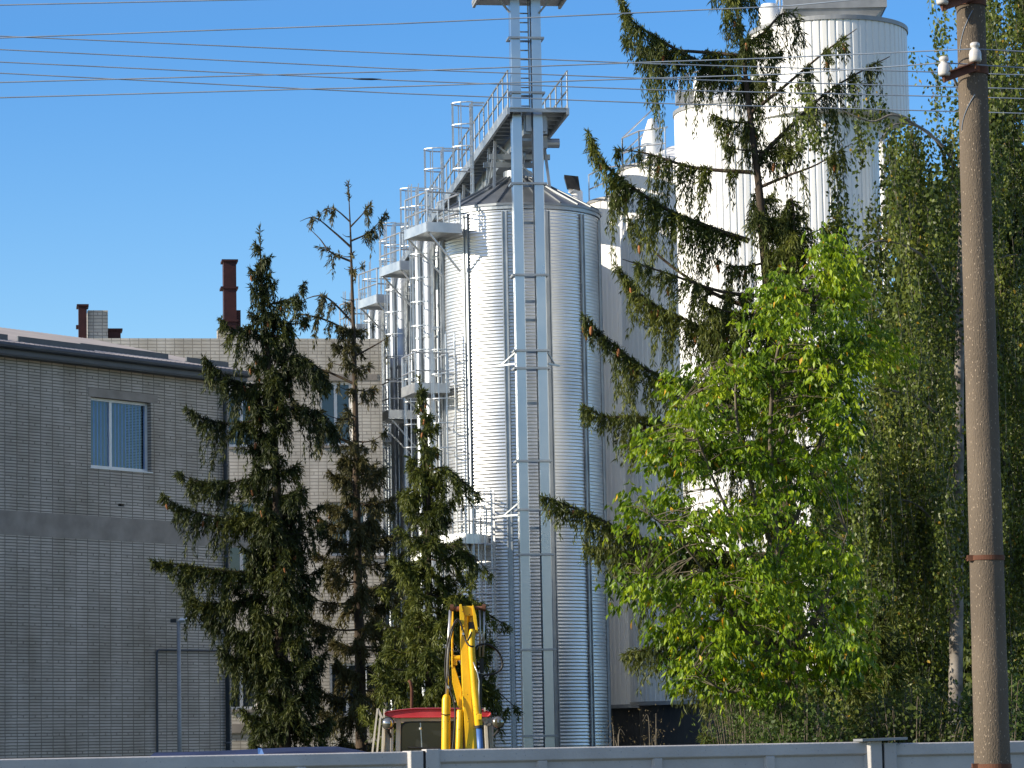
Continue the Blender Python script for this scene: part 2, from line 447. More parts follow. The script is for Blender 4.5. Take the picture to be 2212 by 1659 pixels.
for v, hh in ((1214, 0.035), (1657, 0.05)):
    p = axpt(v); m = MB(); r = prad(p.z)
    m.tube([loc(p - ax * hh / 2), loc(p + ax * hh / 2)], r + 0.008, 40)
    m.box(loc(p + Vector((-r * 1.0, -0.05, 0))), (0.05, 0.05, hh * 1.2))
    m.tube([loc(p + Vector((-r * 1.08, -0.06, -.0))), loc(p + Vector((-r * 1.3, -.06, -0.005)))], 0.006, 6)
    m.build('clamp', 'rust', up)
ins_pts = []
for v0, (xl, yl), (xr, yr) in ((150, (2040, 166), (2107, 140)), (-2, (2036, 12), (2100, -12))):
    m = MB(); r = prad(axpt(v0).z)
    a = P(xl - 4, yl + 4, YP - 0.18); b = P(xr + 4, yr + 2, YP - 0.155)
    m.bar(a, b, 0.012, 0.062); m.bar(a + Vector((0, -.03, .028)), b + Vector((0, -.03, .028)), 0.06, 0.008)
    for v in m.v: pass
    m.v = [tuple(loc(q)) for q in m.v]
    m.build('crossarm', 'rustarm', up)
    cl = MB(); p = axpt(v0 + 8); cl.tube([loc(p - ax * .03), loc(p + ax * .03)], r + 0.01, 40); cl.build('clamp', 'rust', up)
    for (uu, vv, yy) in ((xl, yl - 2, YP - 0.2), (xr, yr - 6, YP - 0.2)):
        q = P(uu, vv, yy); c = loc(q)
        im = MB()
        im.lathe([(0.016, -0.03), (0.040, -0.03), (0.046, -0.015), (0.046, 0.035), (0.040, 0.058), (0.026, 0.066), (0.024, 0.078), (0.036, 0.086), (0.036, 0.108), (0.026, 0.118), (0.003, 0.12)], 20)
        im.v = [(x + c.x, y + c.y, z + c.z + 0.03) for x, y, z in im.v]
        ob = im.build('insulator', 'porcelain', up, smooth=True)
        pm = MB(); pm.tube([(c.x, c.y, c.z - 0.05), (c.x, c.y, c.z + 0.03)], 0.009, 8); pm.build('pin', 'rust', ob)
        ins_pts.append(q + Vector((0, 0, 0.1)))
for k, (v0, v1, ud, bow) in enumerate(((30, 118, 2075, 12), (215, 290, 2072, 12))):       # tie wires curving round the shaft
    m = MB(); q = []
    for i in range(9):
        t = i / 8; p = axpt(v0 + (v1 - v0) * t); r = prad(p.z) + 0.004
        th = R_(-62 + 60 * (1 - t) ** 1.5)
        q.append(loc(p + Vector((r * math.sin(th), -r * math.cos(th), 0))))
    m.tube(q, 0.003, 5); m.build('tie_wire', 'wire', up)

insB, insA, insD, insC = ins_pts[0], ins_pts[1], ins_pts[2], ins_pts[3]
def wire(label, pts, r=0.0052, extra=None):
    m = MB(); fin = []
    for i in range(len(pts) - 1):
        a, b = Vector(pts[i]), Vector(pts[i + 1])
        n = 14
        for k in range(n): fin.append(a.lerp(b, k / n))
    fin.append(Vector(pts[-1]))
    m.tube(fin, r, 6)
    if extra is not None:
        o = thing('power_line', label, 'wire', group='overhead wires'); m.build('wire', 'wire', o, smooth=True)
        s_ = MB(); a = extra; s_.tube([a + Vector((-.13, 0, .004)), a + Vector((-.06, 0, .002)), a + Vector((.03, 0, -.001)), a + Vector((.11, 0, -.003))], [0.004, 0.008, 0.009, 0.004], 8); s_.build('splice', 'hose', o)
        return o
    o = m.build('power_line', 'wire', smooth=True)
    return tag(o, label, 'wire', 'overhead wires')
# far-left ends lie at the next pole of the same line
def lext(u, v, Y, u2, v2): return [P(u, v, Y), P(u2, v2, Y)]
YL = 25.0
def pole_wire(label, plist, ins, ru, rv):
    pts = [P(u, v, YL - 0.9 * (u / 2100)) for u, v in plist] + [ins, P(ru, rv, YP + 0.3)]
    return wire(label, pts)
pole_wire('topmost wire, leaving the top edge of the photo at the left', [(-900, 30), (0, 11), (640, -3), (1400, -20)], insC, 2800, 20)
pole_wire('second wire from the top, rising from left to the crossarm near the pole top', [(-900, 112), (0, 82), (300, 71), (864, 51), (1414, 26), (1700, 13)], insD, 2800, 30)
pole_wire('wire rising to the white insulator on the front of the pole', [(-900, 203), (0, 178), (580, 162), (864, 154), (1414, 134), (1650, 126)], insA, 2900, 150)
pole_wire('wire rising to the insulator at the left end of the lower crossarm', [(-900, 238), (0, 211), (680, 192), (864, 187), (1414, 169), (1700, 160)], insB, 2900, 190)
YQ = 27.2
def free_wire(label, plist, extra=None):
    return wire(label, [P(u, v, YQ) for u, v in plist], extra=extra)
free_wire('highest of the four wires sloping down to the right behind the pole', [(-900, 38), (0, 78), (864, 116), (1414, 138), (2031, 156), (2212, 162), (3100, 180)])
free_wire('second highest of the four wires sloping down behind the pole', [(-900, 62), (0, 107), (864, 149), (1414, 170), (1766, 180), (2212, 192), (3100, 214)])
free_wire('wire with a dark splice sleeve, sloping down behind the pole', [(-900, 90), (0, 134), (580, 161), (864, 174), (1414, 194), (1900, 205), (2212, 213), (3100, 232)], extra=P(796, 171, YQ))
free_wire('lowest of the four wires sloping down to the right behind the pole', [(-900, 112), (0, 158), (680, 193), (864, 202), (1414, 223), (2212, 245), (3100, 268)])

# ------------------------------------------------------------------ front brick building
rz1 = math.atan2(0.8, 0.6)
o1 = P(217, 1640, 84); o1.z = 0
x1d = Vector((0.6, 0.8, 0)); n1 = Vector((0.8, -0.6, 0))
def W1(u, v):
    q = onplane(u, v, o1, n1) - o1
    return q.dot(x1d), q.z
b1 = thing('brick_building', 'white brick building with a shallow metal roof and one window, at the left edge', 'building', o1, rz1)
xr = W1(497, 1200)[0]
zE = W1(200, 772)[1]
SL = 0.24
XL1 = -46.0
DEP = 11.0
def win1():
    xa, zt = W1(196, 859); xb, zb = W1(327, 1019); return xa, xb, zb, zt
xa, xb, zb, zt = win1()
zt = (W1(196, 859)[1] + W1(327, 868)[1]) / 2; zb = (W1(196, 1008)[1] + W1(327, 1021)[1]) / 2
bz1, bz0 = W1(100, 1108)[1], W1(100, 1160)[1]
bandx1 = W1(400, 1150)[0]
m = MB()
rec = 0.22
def wall_with_hole(m, x0, x1, z0, z1, holes, y0, y1):
    """front wall slab built of butted boxes round rectangular holes"""
    xs = sorted(set([x0, x1] + [h[0] for h in holes] + [h[1] for h in holes]))
    for i in range(len(xs) - 1):
        c = (xs[i] + xs[i + 1]) / 2
        zz = z0
        for h in sorted([h for h in holes if h[0] < c < h[1]], key=lambda h: h[2]):
            if h[2] > zz: m.b2(xs[i], xs[i + 1], y0, y1, zz, h[2])
            zz = h[3]
        m.b2(xs[i], xs[i + 1], y0, y1, zz, z1)
vx, vz = W1(262, 1091)
lint_x0, lint_z1 = W1(190, 838); lint_x1 = W1(340, 850)[0]; lint_z0 = zt
holes = [(xa, xb, zb, zt), (vx - .12, vx + .12, vz - .035, vz + .035)]
wall_with_hole(m, XL1, xr, 0, zE - 0.1, holes, 0, 0.3)
m.b2(XL1, xr, DEP - .3, DEP, 0, zE - .1)
# end walls (gable)
for x0 in (XL1, xr):
    s_ = 1 if x0 == XL1 else -1
    vs = [(x, y, z) for x in (x0, x0 + s_ * 0.3) for (y, z) in ((0.3, 0), (DEP - .3, 0), (DEP - .3, zE - .1), (DEP / 2, zE - .1 + SL * DEP / 2), (0.3, zE - .1))]
    m.add(vs, [(0, 1, 2, 3, 4), (9, 8, 7, 6, 5)] + [(i, 5 + i, 5 + (i + 1) % 5, (i + 1) % 5) for i in range(5)])
m.build('wall', 'brick', b1)
m = MB(); m.b2(XL1, bandx1 + 3.2, -0.006, 0.02, bz0, bz1); m.build('concrete_band', 'concrete', b1)
m = MB(); m.b2(lint_x0, lint_x1, -0.012, 0.05, lint_z0, lint_z1); m.build('lintel', 'concrete', b1)
m = MB(); m.b2(vx - .12, vx + .12, 0.12, 0.15, vz - .035, vz + .035); m.build('vent', 'black', b1)
# window
fr = MB(); t = 0.075
yw = rec - 0.05
mid = xa + (xb - xa) * 0.385
for (a, b, c, d) in ((xa, xb, zt - t, zt), (xa, xb, zb, zb + t), (xa, xa + t, zb + t, zt - t), (xb - t, xb, zb + t, zt - t), (mid - t * .6, mid + t * .6, zb + t, zt - t)):
    fr.b2(a, b, yw - .03, yw + .05, c, d)
frame = fr.build('window', 'frame', b1)
m = MB(); m.b2(xa + t, mid - t * .6, yw + .005, yw + .012, zb + t, zt - t); m.b2(mid + t * .6, xb - t, yw + .005, yw + .012, zb + t, zt - t)
m.build('pane', 'pane', frame)
m = MB(); m.b2(xa - .04, xb + .04, -0.03, yw - .031, zb - .03, zb - 0.002); m.build('sill', 'frame', frame)
m = MB(); nb = 16
for i in range(nb):
    x0 = xa + t + (xb - xa - 2 * t) * i / nb
    if abs(x0 - mid) < 0.08: continue
    m.box((x0 + .045, yw + 0.1, (zb + zt) / 2), (0.085, 0.004, zt - zb - 2 * t), (Vector((0.9, 0.43, 0)), Vector((-.43, .9, 0)), Vector((0, 0, 1))))
m.build('blind', 'blind', frame)
m = MB(); m.b2(xa - .3, xb + .3, 1.2, 1.25, zb - .5, zt + .3); m.build('room_wall', 'concrete', b1)
# roof: front slope corrugated at the eave, ridge at DEP/2+, gable right
m = MB(); n = int((xr + .35 - XL1) / 0.06); row = []
y0r, y1r = -0.42, DEP / 2
for i in range(n + 1):
    x = XL1 + i * 0.06; dz = 0.018 * math.sin(i * math.pi / 1.5)
    row.append((x, y0r, zE + 0.06 + dz)); row.append((x, y1r, zE + 0.06 + SL * (y1r - y0r) + dz))
m.add(row, [(2 * i, 2 * i + 2, 2 * i + 3, 2 * i + 1) for i in range(n)])
row2 = [(XL1, y1r, zE + .06 + SL * (y1r - y0r)), (xr + .35, y1r, zE + .06 + SL * (y1r - y0r)), (xr + .35, DEP + .4, zE + .06), (XL1, DEP + .4, zE + .06)]
m.add(row2, [(0, 1, 2, 3)])
row3 = [(xr + .35, y0r, zE + .03), (xr + .35, y1r, zE + .03 + SL * (y1r - y0r)), (xr + .35, y1r, zE - .12 + SL * (y1r - y0r)), (xr + .35, y0r, zE - .12)]
m.add(row3, [(0, 1, 2, 3)])
roof = m.build('roof', 'roof', b1, smooth=False)
m = MB()
for (xs0, xs1, yy) in ((XL1, W1(25, 790)[0], 0.16), (W1(45, 790)[0], W1(210, 800)[0], .12), (W1(203, 800)[0], W1(392, 800)[0], 0.5), (W1(414, 800)[0], xr + .2, .2)):
    zz = zE + 0.06 + SL * (yy - y0r)
    m.box(((xs0 + xs1) / 2, yy, zz + .06), (xs1 - xs0, 0.05, 0.17))
m.build('snow_guard', 'gutter', roof)
m = MB()
m.tube([(XL1, y0r - .05, zE - .03), (xr + .35, y0r - .05, zE - .03)], 0.085, 10)
m.b2(XL1, xr + .34, y0r + .03, y0r + .06, zE - .24, zE + .02)
m.b2(XL1, xr + .3, y0r + .07, -.002, zE - .27, zE - .24)
m.build('gutter', 'gutter', b1)
dx = W1(484, 1300)[0]
m = MB(); m.tube([(dx - .3, -.42, zE - .1), (dx - .05, -.2, zE - .5), (dx, -.1, zE - .75), (dx, -.1, 0.1)], 0.062, 10)
for z in (2.5, 5, 7.5, 10): m.tube([(dx, -.1, z), (dx, -.1, z + .06)], .075, 10)
m.build('downpipe', 'gutter', b1, smooth=True)
gx, gz = W1(334, 1404)
m = MB(); m.tube([(gx, -.08, .1), (gx, -.08, gz - .08), (gx + .03, -.08, gz - .02), (gx + .1, -.08, gz), (dx - .1, -.08, W1(480, 1406)[1])], 0.03, 8); m.build('gas_pipe', 'gutter', b1)
# thin lamp pole in front of the wall
lp = P(388, 1640, 80.2)
lq = P(385, 1343, 80.2)
t_ = thing('lamp_post', 'thin grey pole with a small flat lamp head before the white brick wall', 'lamp post', (lp.x, lp.y, 0))
hz = lq.z
m = MB(); m.tube([(0, 0, 0), (0, 0, hz)], [.06, .045], 10); m.build('post', 'capgrey', t_, smooth=True)
m = MB(); m.bar((-.1, 0, hz), (.16, 0, hz), .05, .05); m.build('arm', 'capgrey', t_)
m = MB(); m.add([(.0, -.1, hz + .03), (.24, -.1, hz + .03), (.24, .1, hz + .03), (.0, .1, hz + .03), (.04, -.06, hz + .09), (.2, -.06, hz + .09), (.2, .06, hz + .09), (.04, .06, hz + .09)], [(0, 1, 2, 3), (4, 5, 6, 7), (0, 1, 5, 4), (1, 2, 6, 5), (2, 3, 7, 6), (3, 0, 4, 7)]); m.build('lamp_head', 'frame', t_)
m = MB(); m.b2(-.2, -.06, -.06, .06, hz - .02, hz + .07); m.build('camera_box', 'black', t_)

# ------------------------------------------------------------------ rear brick building
rz2 = R_(9.0)
x2d = Vector((math.cos(rz2), math.sin(rz2), 0)); n2 = Vector((math.sin(rz2), -math.cos(rz2), 0))
o2 = P(600, 1640, 105); o2.z = 0
def W2(u, v):
    q = onplane(u, v, o2, n2) - o2
    return q.dot(x2d), q.z
b2 = thing('brick_building', 'taller sunlit brick building with chimneys behind the two left spruces', 'building', o2, rz2)
zP = W2(500, 731)[1]
xR2 = W2(818, 1100)[0]; xL2 = -14.0
wins = [(488, 556, 843, 965), (690, 762, 824, 962), (488, 556, 1082, 1256), (712, 830, 1085, 1200), (488, 556, 1424, 1532), (712, 830, 1432, 1545)]
holes2 = []
for (a, b, c, d) in wins:
    X0, Z1 = W2(a, c); X1, Z0 = W2(b, d); holes2.append((X0, X1, Z0, Z1))
m = MB(); wall_with_hole(m, xL2, xR2, 0, zP, holes2, 0, .35)
m.b2(xR2 - .35, xR2, .35, 7.5, 0, zP); m.b2(xL2, xL2 + .35, .35, 7.5, 0, zP); m.b2(xL2 + .35, xR2 - .35, 7.15, 7.5, 0, zP)
m.b2(xL2 + .35, xR2 - .35, .35, 7.15, zP - 1.0, zP - .8)
m.build('wall', 'brick_far', b2)
m = MB()
for (a, b, c, d) in ((380, 818, 808, 822), (380, 818, 1400, 1417)):
    z1_, z0_ = W2(600, c)[1], W2(600, d)[1]; m = MB(); m.b2(xL2, xR2 + .01, -.015, .03, z0_, z1_); m.build('concrete_band', 'concrete', b2)
for k, (X0, X1, Z0, Z1) in enumerate(holes2):
    fr = MB(); t = .09; nm = 2 if X1 - X0 > 1.2 else 1
    for (a, b, c, d) in ((X0, X1, Z1 - t, Z1), (X0, X1, Z0, Z0 + t), (X0, X0 + t, Z0 + t, Z1 - t), (X1 - t, X1, Z0 + t, Z1 - t)): fr.b2(a, b, .15, .25, c, d)
    for j in range(1, nm + 1):
        xx = X0 + (X1 - X0) * j / (nm + 1); fr.b2(xx - .05, xx + .05, .15, .25, Z0 + t, Z1 - t)
    f_ = fr.build('window', 'frame', b2)
    m = MB(); m.b2(X0 + .02, X1 - .02, .21, .22, Z0 + .02, Z1 - .02); m.build('pane', 'glass', f_)
    m = MB(); m.b2(X0 - .05, X1 + .05, -.07, .149, Z0 - .08, Z0 - .003); m.build('sill', 'concrete', f_)
# basement strip and small windows
m = MB(); z1_, z0_ = W2(530, 1565)[1], W2(530, 1583)[1]; m.b2(W2(497, 1570)[0] - 2, xR2 - 4, -.1, -.002, z0_, z1_); m.build('plinth', 'concrete', b2)
# roof furniture
def roofbox(name, mat, u0, u1, v0, v1, y0, y1, smooth=False, cap=None, mm=None):
    m = MB(); X0, Z1 = W2(u0, v0); X1 = W2(u1, v1)[0]; Z0 = zP - 0.85
    s_ = 1 + y0 / 105.0
    m.b2(X0, X1, y0, y1, Z0, Z1)
    if cap: m.b2(X0 - .06, X1 + .06, y0 - .06, y1 + .06, Z1, Z1 + .07)
    o = m.build(name, mat, b2); return o, X0, X1, Z1
roofbox('brick_chimney', 'brick_far', 190, 234, 667, 740, .36, 1.3)
o, X0, X1, Z1 = roofbox('flue', 'redsteel', 170, 188, 661, 740, .1, .75, cap=True)
m = MB()
for z in (Z1 - .7,): m.b2(X0 - .08, X0, .3, .5, z, z + .12)
m.build('bracket', 'redsteel', o)
roofbox('roof_vent', 'redsteel', 234, 262, 710, 722, .5, 1.1, cap=True)
o, X0, X1, Z1 = roofbox('flue', 'redsteel', 487, 516, 556, 735, .9, 1.5, cap=True)
m = MB()
for z in (Z1 - .9, Z1 - 2.0, Z1 - 2.9): m.b2(X0 - .1, X1 + .06, .85, 1.55, z, z + .07)
m.b2(X1, X1 + .14, 1, 1.2, Z1 - 3, Z1 - 1.6)
m.build('bracket', 'redsteel', o)
roofbox('roof_vent', 'redsteel', 600, 624, 716, 735, .8, 1.3)
roofbox('brick_base', 'brick_far', 472, 560, 708, 735, .5, .88)

# ------------------------------------------------------------------ metal silos
d_ = ray(120, 1638); drow = Vector((d_.x, d_.y, 0)).normalized()
ax1 = P(1120, 468, 100); SR = 2.5
ZEAVE = ax1.z; ax1.z = 0
APEX = P(1120, 372, 100).z
def pol(th, r): return (r * math.sin(R_(th)), -r * math.cos(R_(th)))
def make_silo():
    s_ = thing('grain_silo', 'nearest corrugated steel grain silo, behind the twin elevator legs', 'silo', ax1, 0, 'grain silos in a row')
    m = MB(); prof = []; pch = 0.104; z = 0.0
    nst = int(ZEAVE / pch * 4)
    for i in range(nst + 1):
        prof.append((SR + 0.011 * math.sin(i * math.pi / 2), i * ZEAVE / nst))
    m.lathe(prof, 96, cap=False); m.build('wall', 'galv', s_, smooth=True)
    # roof cone of 24 panels with standing ribs
    m = MB(); n = 24
    m.lathe([(SR + .1, ZEAVE - .05), (SR + .1, ZEAVE + .02), (.45, APEX - .25), (.45, APEX), (.02, APEX + .02)], n); m.build('roof', 'roofsteel', s_)
    m = MB()
    for k in range(n):
        a = 360 / n * k; x0, y0 = pol(a, SR + .08); x1, y1 = pol(a, .5)
        m.bar((x0, y0, ZEAVE + .04), (x1, y1, APEX - .22), .05, .06)
    m.build('roof_rib', 'roofsteel', s_)
    m = MB(); m.lathe([(SR + .03, ZEAVE - .16), (SR + .05, ZEAVE - .16), (SR + .05, ZEAVE - .05), (SR + .03, ZEAVE - .05)], 96, cap=False); m.build('eave_ring', 'galv_dull', s_)
    for k in range(12):
        a = -40 + 30 * k; m = MB()
        for da in (-1.5, 1.5):
            x, y = pol(a + da, SR + .045); rad = Vector((x, y, 0)).normalized(); tan = Vector((-rad.y, rad.x, 0))
            m.box((x, y, ZEAVE / 2 - .1), (.06, .03, ZEAVE - .25), (rad, tan, Vector((0, 0, 1))))
        x, y = pol(a, SR + .025); rad = Vector((x, y, 0)).normalized(); tan = Vector((-rad.y, rad.x, 0))
        m.box((x, y, ZEAVE / 2 - .1), (.02, .13, ZEAVE - .25), (rad, tan, Vector((0, 0, 1))))
        m.build('stiffener', 'galv_dull', s_)
    def platform(th, r, z, sx, sy, yaw, hh=1.1, name='platform'):
        cx, cy = pol(th, r); a = R_(yaw); X = Vector((math.cos(a), math.sin(a), 0)); Y = Vector((-math.sin(a), math.cos(a), 0)); c = Vector((cx, cy, 0))
        m = MB(); Zv = Vector((0, 0, 1))
        m.box(c + Zv * z, (sx, sy, .05), (X, Y, Zv))
        for (px, py, lx, ly) in ((0, -sy / 2, sx, .03), (0, sy / 2, sx, .03), (-sx / 2, 0, .03, sy - .03), (sx / 2, 0, .03, sy - .03)):
            m.box(c + X * px + Y * py + Zv * (z + .02), (lx, ly, .3), (X, Y, Zv))
        for py in (-sy / 2 + .1, sy / 2 - .1):                # brackets down to the wall
            a0 = c - X * (sx / 2 - .1) + Y * py + Zv * (z - .14); rad = Vector((cx, cy, 0)).normalized()
            m.bar(a0, rad * (SR + .03) + Y * py * .8 + Zv * (z - 1.25), .05)
        pf = m.build(name, 'steel_rail', s_)
        m = MB()
        cs = [c + X * (a * (sx / 2 - .03)) + Y * (b * (sy / 2 - .03)) + Zv * z for a, b in ((-1, 1), (-1, -1), (1, -1), (1, 1))]
        for i in range(4):
            m.tube([cs[i] + Zv * .18, cs[i] + Zv * hh], .028, 6)
        for i in range(3):
            md = (cs[i] + cs[i + 1]) / 2
            m.tube([md + Zv * .18, md + Zv * hh], .024, 6)
            for h in (.55, hh): m.tube([cs[i] + Zv * h, cs[i + 1] + Zv * h], .026, 6)
        m.build('railing', 'steel_rail', pf)
    def ladder(th, z0, z1, r=SR + .25, cage=True):
        cx, cy = pol(th, r); rad = Vector((cx, cy, 0)).normalized(); tan = Vector((-rad.y, rad.x, 0)); c = Vector((cx, cy, 0)); Zv = Vector((0, 0, 1))
        m = MB()
        for s2 in (-.22, .22): m.bar(c + tan * s2 + Zv * z0, c + tan * s2 + Zv * z1, .06, .03, rad)
        z = z0 + .15
        while z < z1: m.tube([c - tan * .22 + Zv * z, c + tan * .22 + Zv * z], .014, 5); z += .28
        z = z0 + .5
        while z < z1:
            for s2 in (-.22, .22): m.bar(c + tan * s2 + Zv * z, c + tan * s2 - rad * .22 + Zv * z, .035)
            z += 2.2
        ld = m.build('ladder', 'steel_rail', s_)
        if cage:
            m = MB(); z = z0 + 2.0
            ring = lambda zz: [c + tan * (.34 * math.sin(q)) + rad * (.36 - .36 * math.cos(q) * 1.0) * 1.0 + Zv * zz for q in [R_(-140 + 280 * k / 12 + 180 - 180) for k in range(13)]]
            ring = lambda zz: [c + tan * (.36 * math.cos(q)) + rad * (.12 + .55 * max(0, math.sin(q))) + Zv * zz for q in [math.pi * k / 12 for k in range(13)]]
            while z < z1 + .01: m.tube(ring(z), .02, 5); z += .75
            for k in (2, 4, 6, 8, 10):
                a, b = ring(z0 + 2)[k], ring(z1)[k]; m.bar(a, b, .03, .012)
            m.build('cage', 'steel_rail', ld)
    platform(-55, SR + .72, ZEAVE - .75, 1.15, 1.75, 25)
    ladder(-84, ZEAVE - 6.2, ZEAVE + 1.0, cage=True)
    platform(-70, SR + .65, 13.2, 1.1, 1.5, 18)
    ladder(-52, 8.6, 14.9)
    platform(-38, SR + .5, 8.5, 1.0, 1.1, 48, 1.0)
    ladder(-24, 2.6, 10.0)
    m = MB()
    for th, r_, rr in ((-92, SR + .32, .2), (-99, SR + .7, .12)):
        x, y = pol(th, r_); m.tube([(x, y, .1), (x, y, ZEAVE - 1.0), (x + .05, y + .3, ZEAVE - .6)], rr, 14)
        for z in (3, 6, 9, 12, 15): m.tube([(x, y, z), (x, y, z + .06)], rr + .03, 14)
    m.build('down_pipe', 'galv_dull', s_, smooth=True, angle=True)
    return s_
silo = make_silo()
silo_labels = [None, 'second steel grain silo, its platform just left of and below the nearest one', 'third steel grain silo, partly hidden behind the thin sparse spruce', 'farthest steel grain silo of the row, mostly hidden behind the sparse spruce']
for i in (1, 2, 3):
    c = copy_tree(silo); c.location = Vector(ax1) + drow * (7.8 * i); c['label'] = silo_labels[i]

# ------------------------------------------------------------------ bucket elevator
YE = 95.9
e0 = P(1145, 800, YE); e0.z = 0
ez = math.atan2(drow.y, drow.x) - math.pi / 2
el = thing('bucket_elevator', 'twin-leg galvanised bucket elevator with flanged square ducts and ladder before the silos', 'elevator', e0, ez)
ztop = P(1130, -4, YE).z
lw = 21 * PX(YE)
lx = [(1124.5 - 1145) * PX(YE), (1171 - 1145) * PX(YE)]
for x in lx:
    m = MB(); m.b2(x - lw * .5, x + lw * .5, -.2, .2, .3, ztop + 2.0); m.build('leg', 'galv_leg', el, bevel=.012)
for v in (85, 203, 399, 596, 759, 797, 997, 1102, 1199, 1404, 1590):
    z = P(1145, v, YE).z; m = MB()
    for yy in (-.25, .25): m.b2(lx[0] - lw * .58 - .06, lx[1] + lw * .58 + .06, yy - .025, yy + .025, z - .03, z + .03)
    for xx in (lx[0] - lw * .58 - .04, lx[1] + lw * .58 + .04): m.b2(xx - .02, xx + .02, -.225, .225, z - .029, z + .029)
    m.build('flange', 'galv_dull', el)
for v in (300, 480, 650, 690, 870, 1140):
    z = P(1145, v, YE).z; m = MB(); m.b2(lx[0] + lw * .58, lx[1] - lw * .58, .05, .12, z - .05, z + .03); m.build('spacer', 'galv_dull', el)
m = MB()
zl0 = P(1145, 265, YE).z
for xx in (-.17, .19): m.bar((xx, .3, zl0), (xx, .3, ztop), .05, .03)
z = zl0
while z < ztop: m.tube([(-.17, .3, z), (.19, .3, z)], .022, 6); z += .285
m.build('ladder', 'steel_rail', el)
for v in (783, 1109):
    z = P(1145, v, YE).z; m = MB()
    for s_ in (-1, 1):
        xe = s_ * .95; xi = (lx[0] - lw * .6) if s_ < 0 else (lx[1] + lw * .6)
        m = MB(); m.bar((xi, -.1, z - .05), (xe, .45, z - .05), .05); m.bar((xi, -.1, z + .28), (xe * .85, .35, z - .03), .04)
        m.build('bracket', 'galv_dull', el)
m = MB()
m.b2(lx[0] - 1.15, lx[1] + .95, -1.0, 1.0, ztop, ztop + .12)
for xx in (lx[0] - 1.1, lx[1] + .9): m.b2(xx - .04, xx + .04, -.95, .95, ztop - .1, ztop - .002)
m.build('head_platform', 'capgrey', el)
m = MB()
for s_ in (-1, 1):
    m.bar((s_ * .45, -.25, ztop - .5), (s_ * .85, -.25, ztop - .01), .06)
m.build('brace', 'capgrey', el)
m = MB(); hx = .75
m.lathe([(.55, -.4), (.62, -.4), (.62, .4), (.55, .4)], 24); m.v = [(x, z, y + ztop + 1.9) for x, y, z in m.v]; m.build('head_drum', 'galv_leg', el, smooth=True, angle=True)

m = MB(); m.b2(lx[1] - lw * .5 - .05, lx[1] - lw * .5 - .012, -.2, -.15, .4, ztop); m.build('gap_strip', 'gutter', el)  # added dark strip, standing in for the dark gap beside the right leg
# conveyor bridge along the silo tops
YB = 95.3
bt = P(1161, 153, YB); zr = bt.z; zd = zr - 1.12; bt.z = 0
br = thing('conveyor_bridge', 'steel conveyor bridge with handrails running along the tops of the silos', 'conveyor', bt, ez)
hw = 66 * PX(YB); LB = 31.0
m = MB()
for s_ in (-1, 1): m.b2(s_ * hw - .04, s_ * hw + .04, 0, LB, zd - .2, zd)
y = .05
while y < LB: m.b2(-hw + .04, hw - .04, y, y + .08, zd - .12, zd - .01); y += .62
m.b2(-hw + .05, -hw * .25, 0, LB, zd - .012, zd + .012); m.b2(hw * .25, hw - .05, 0, LB, zd - .012, zd + .012)
m.build('deck', 'galv_dull', br)
for s_ in (-1, 1):
    m = MB(); y = .05
    while y < LB + .1: m.tube([(s_ * hw, y, zd), (s_ * hw, y, zr)], .024, 6); y += 1.1
    for h in (.55, 1.12): m.tube([(s_ * hw, 0, zd + h), (s_ * hw, LB, zd + h)], .03, 6)
    m.b2(s_ * hw - .01, s_ * hw + .01, 0, LB, zd + .01, zd + .14)
    m.build('handrail', 'rail_dull', br)
m = MB(); m.b2(-.3, .3, .5, LB, zd - .62, zd - .13)
y = .6
while y < LB: m.b2(-.36, .36, y, y + .06, zd - .68, zd - .1); y += 2.4
m.build('conveyor_casing', 'galv_dull', br)
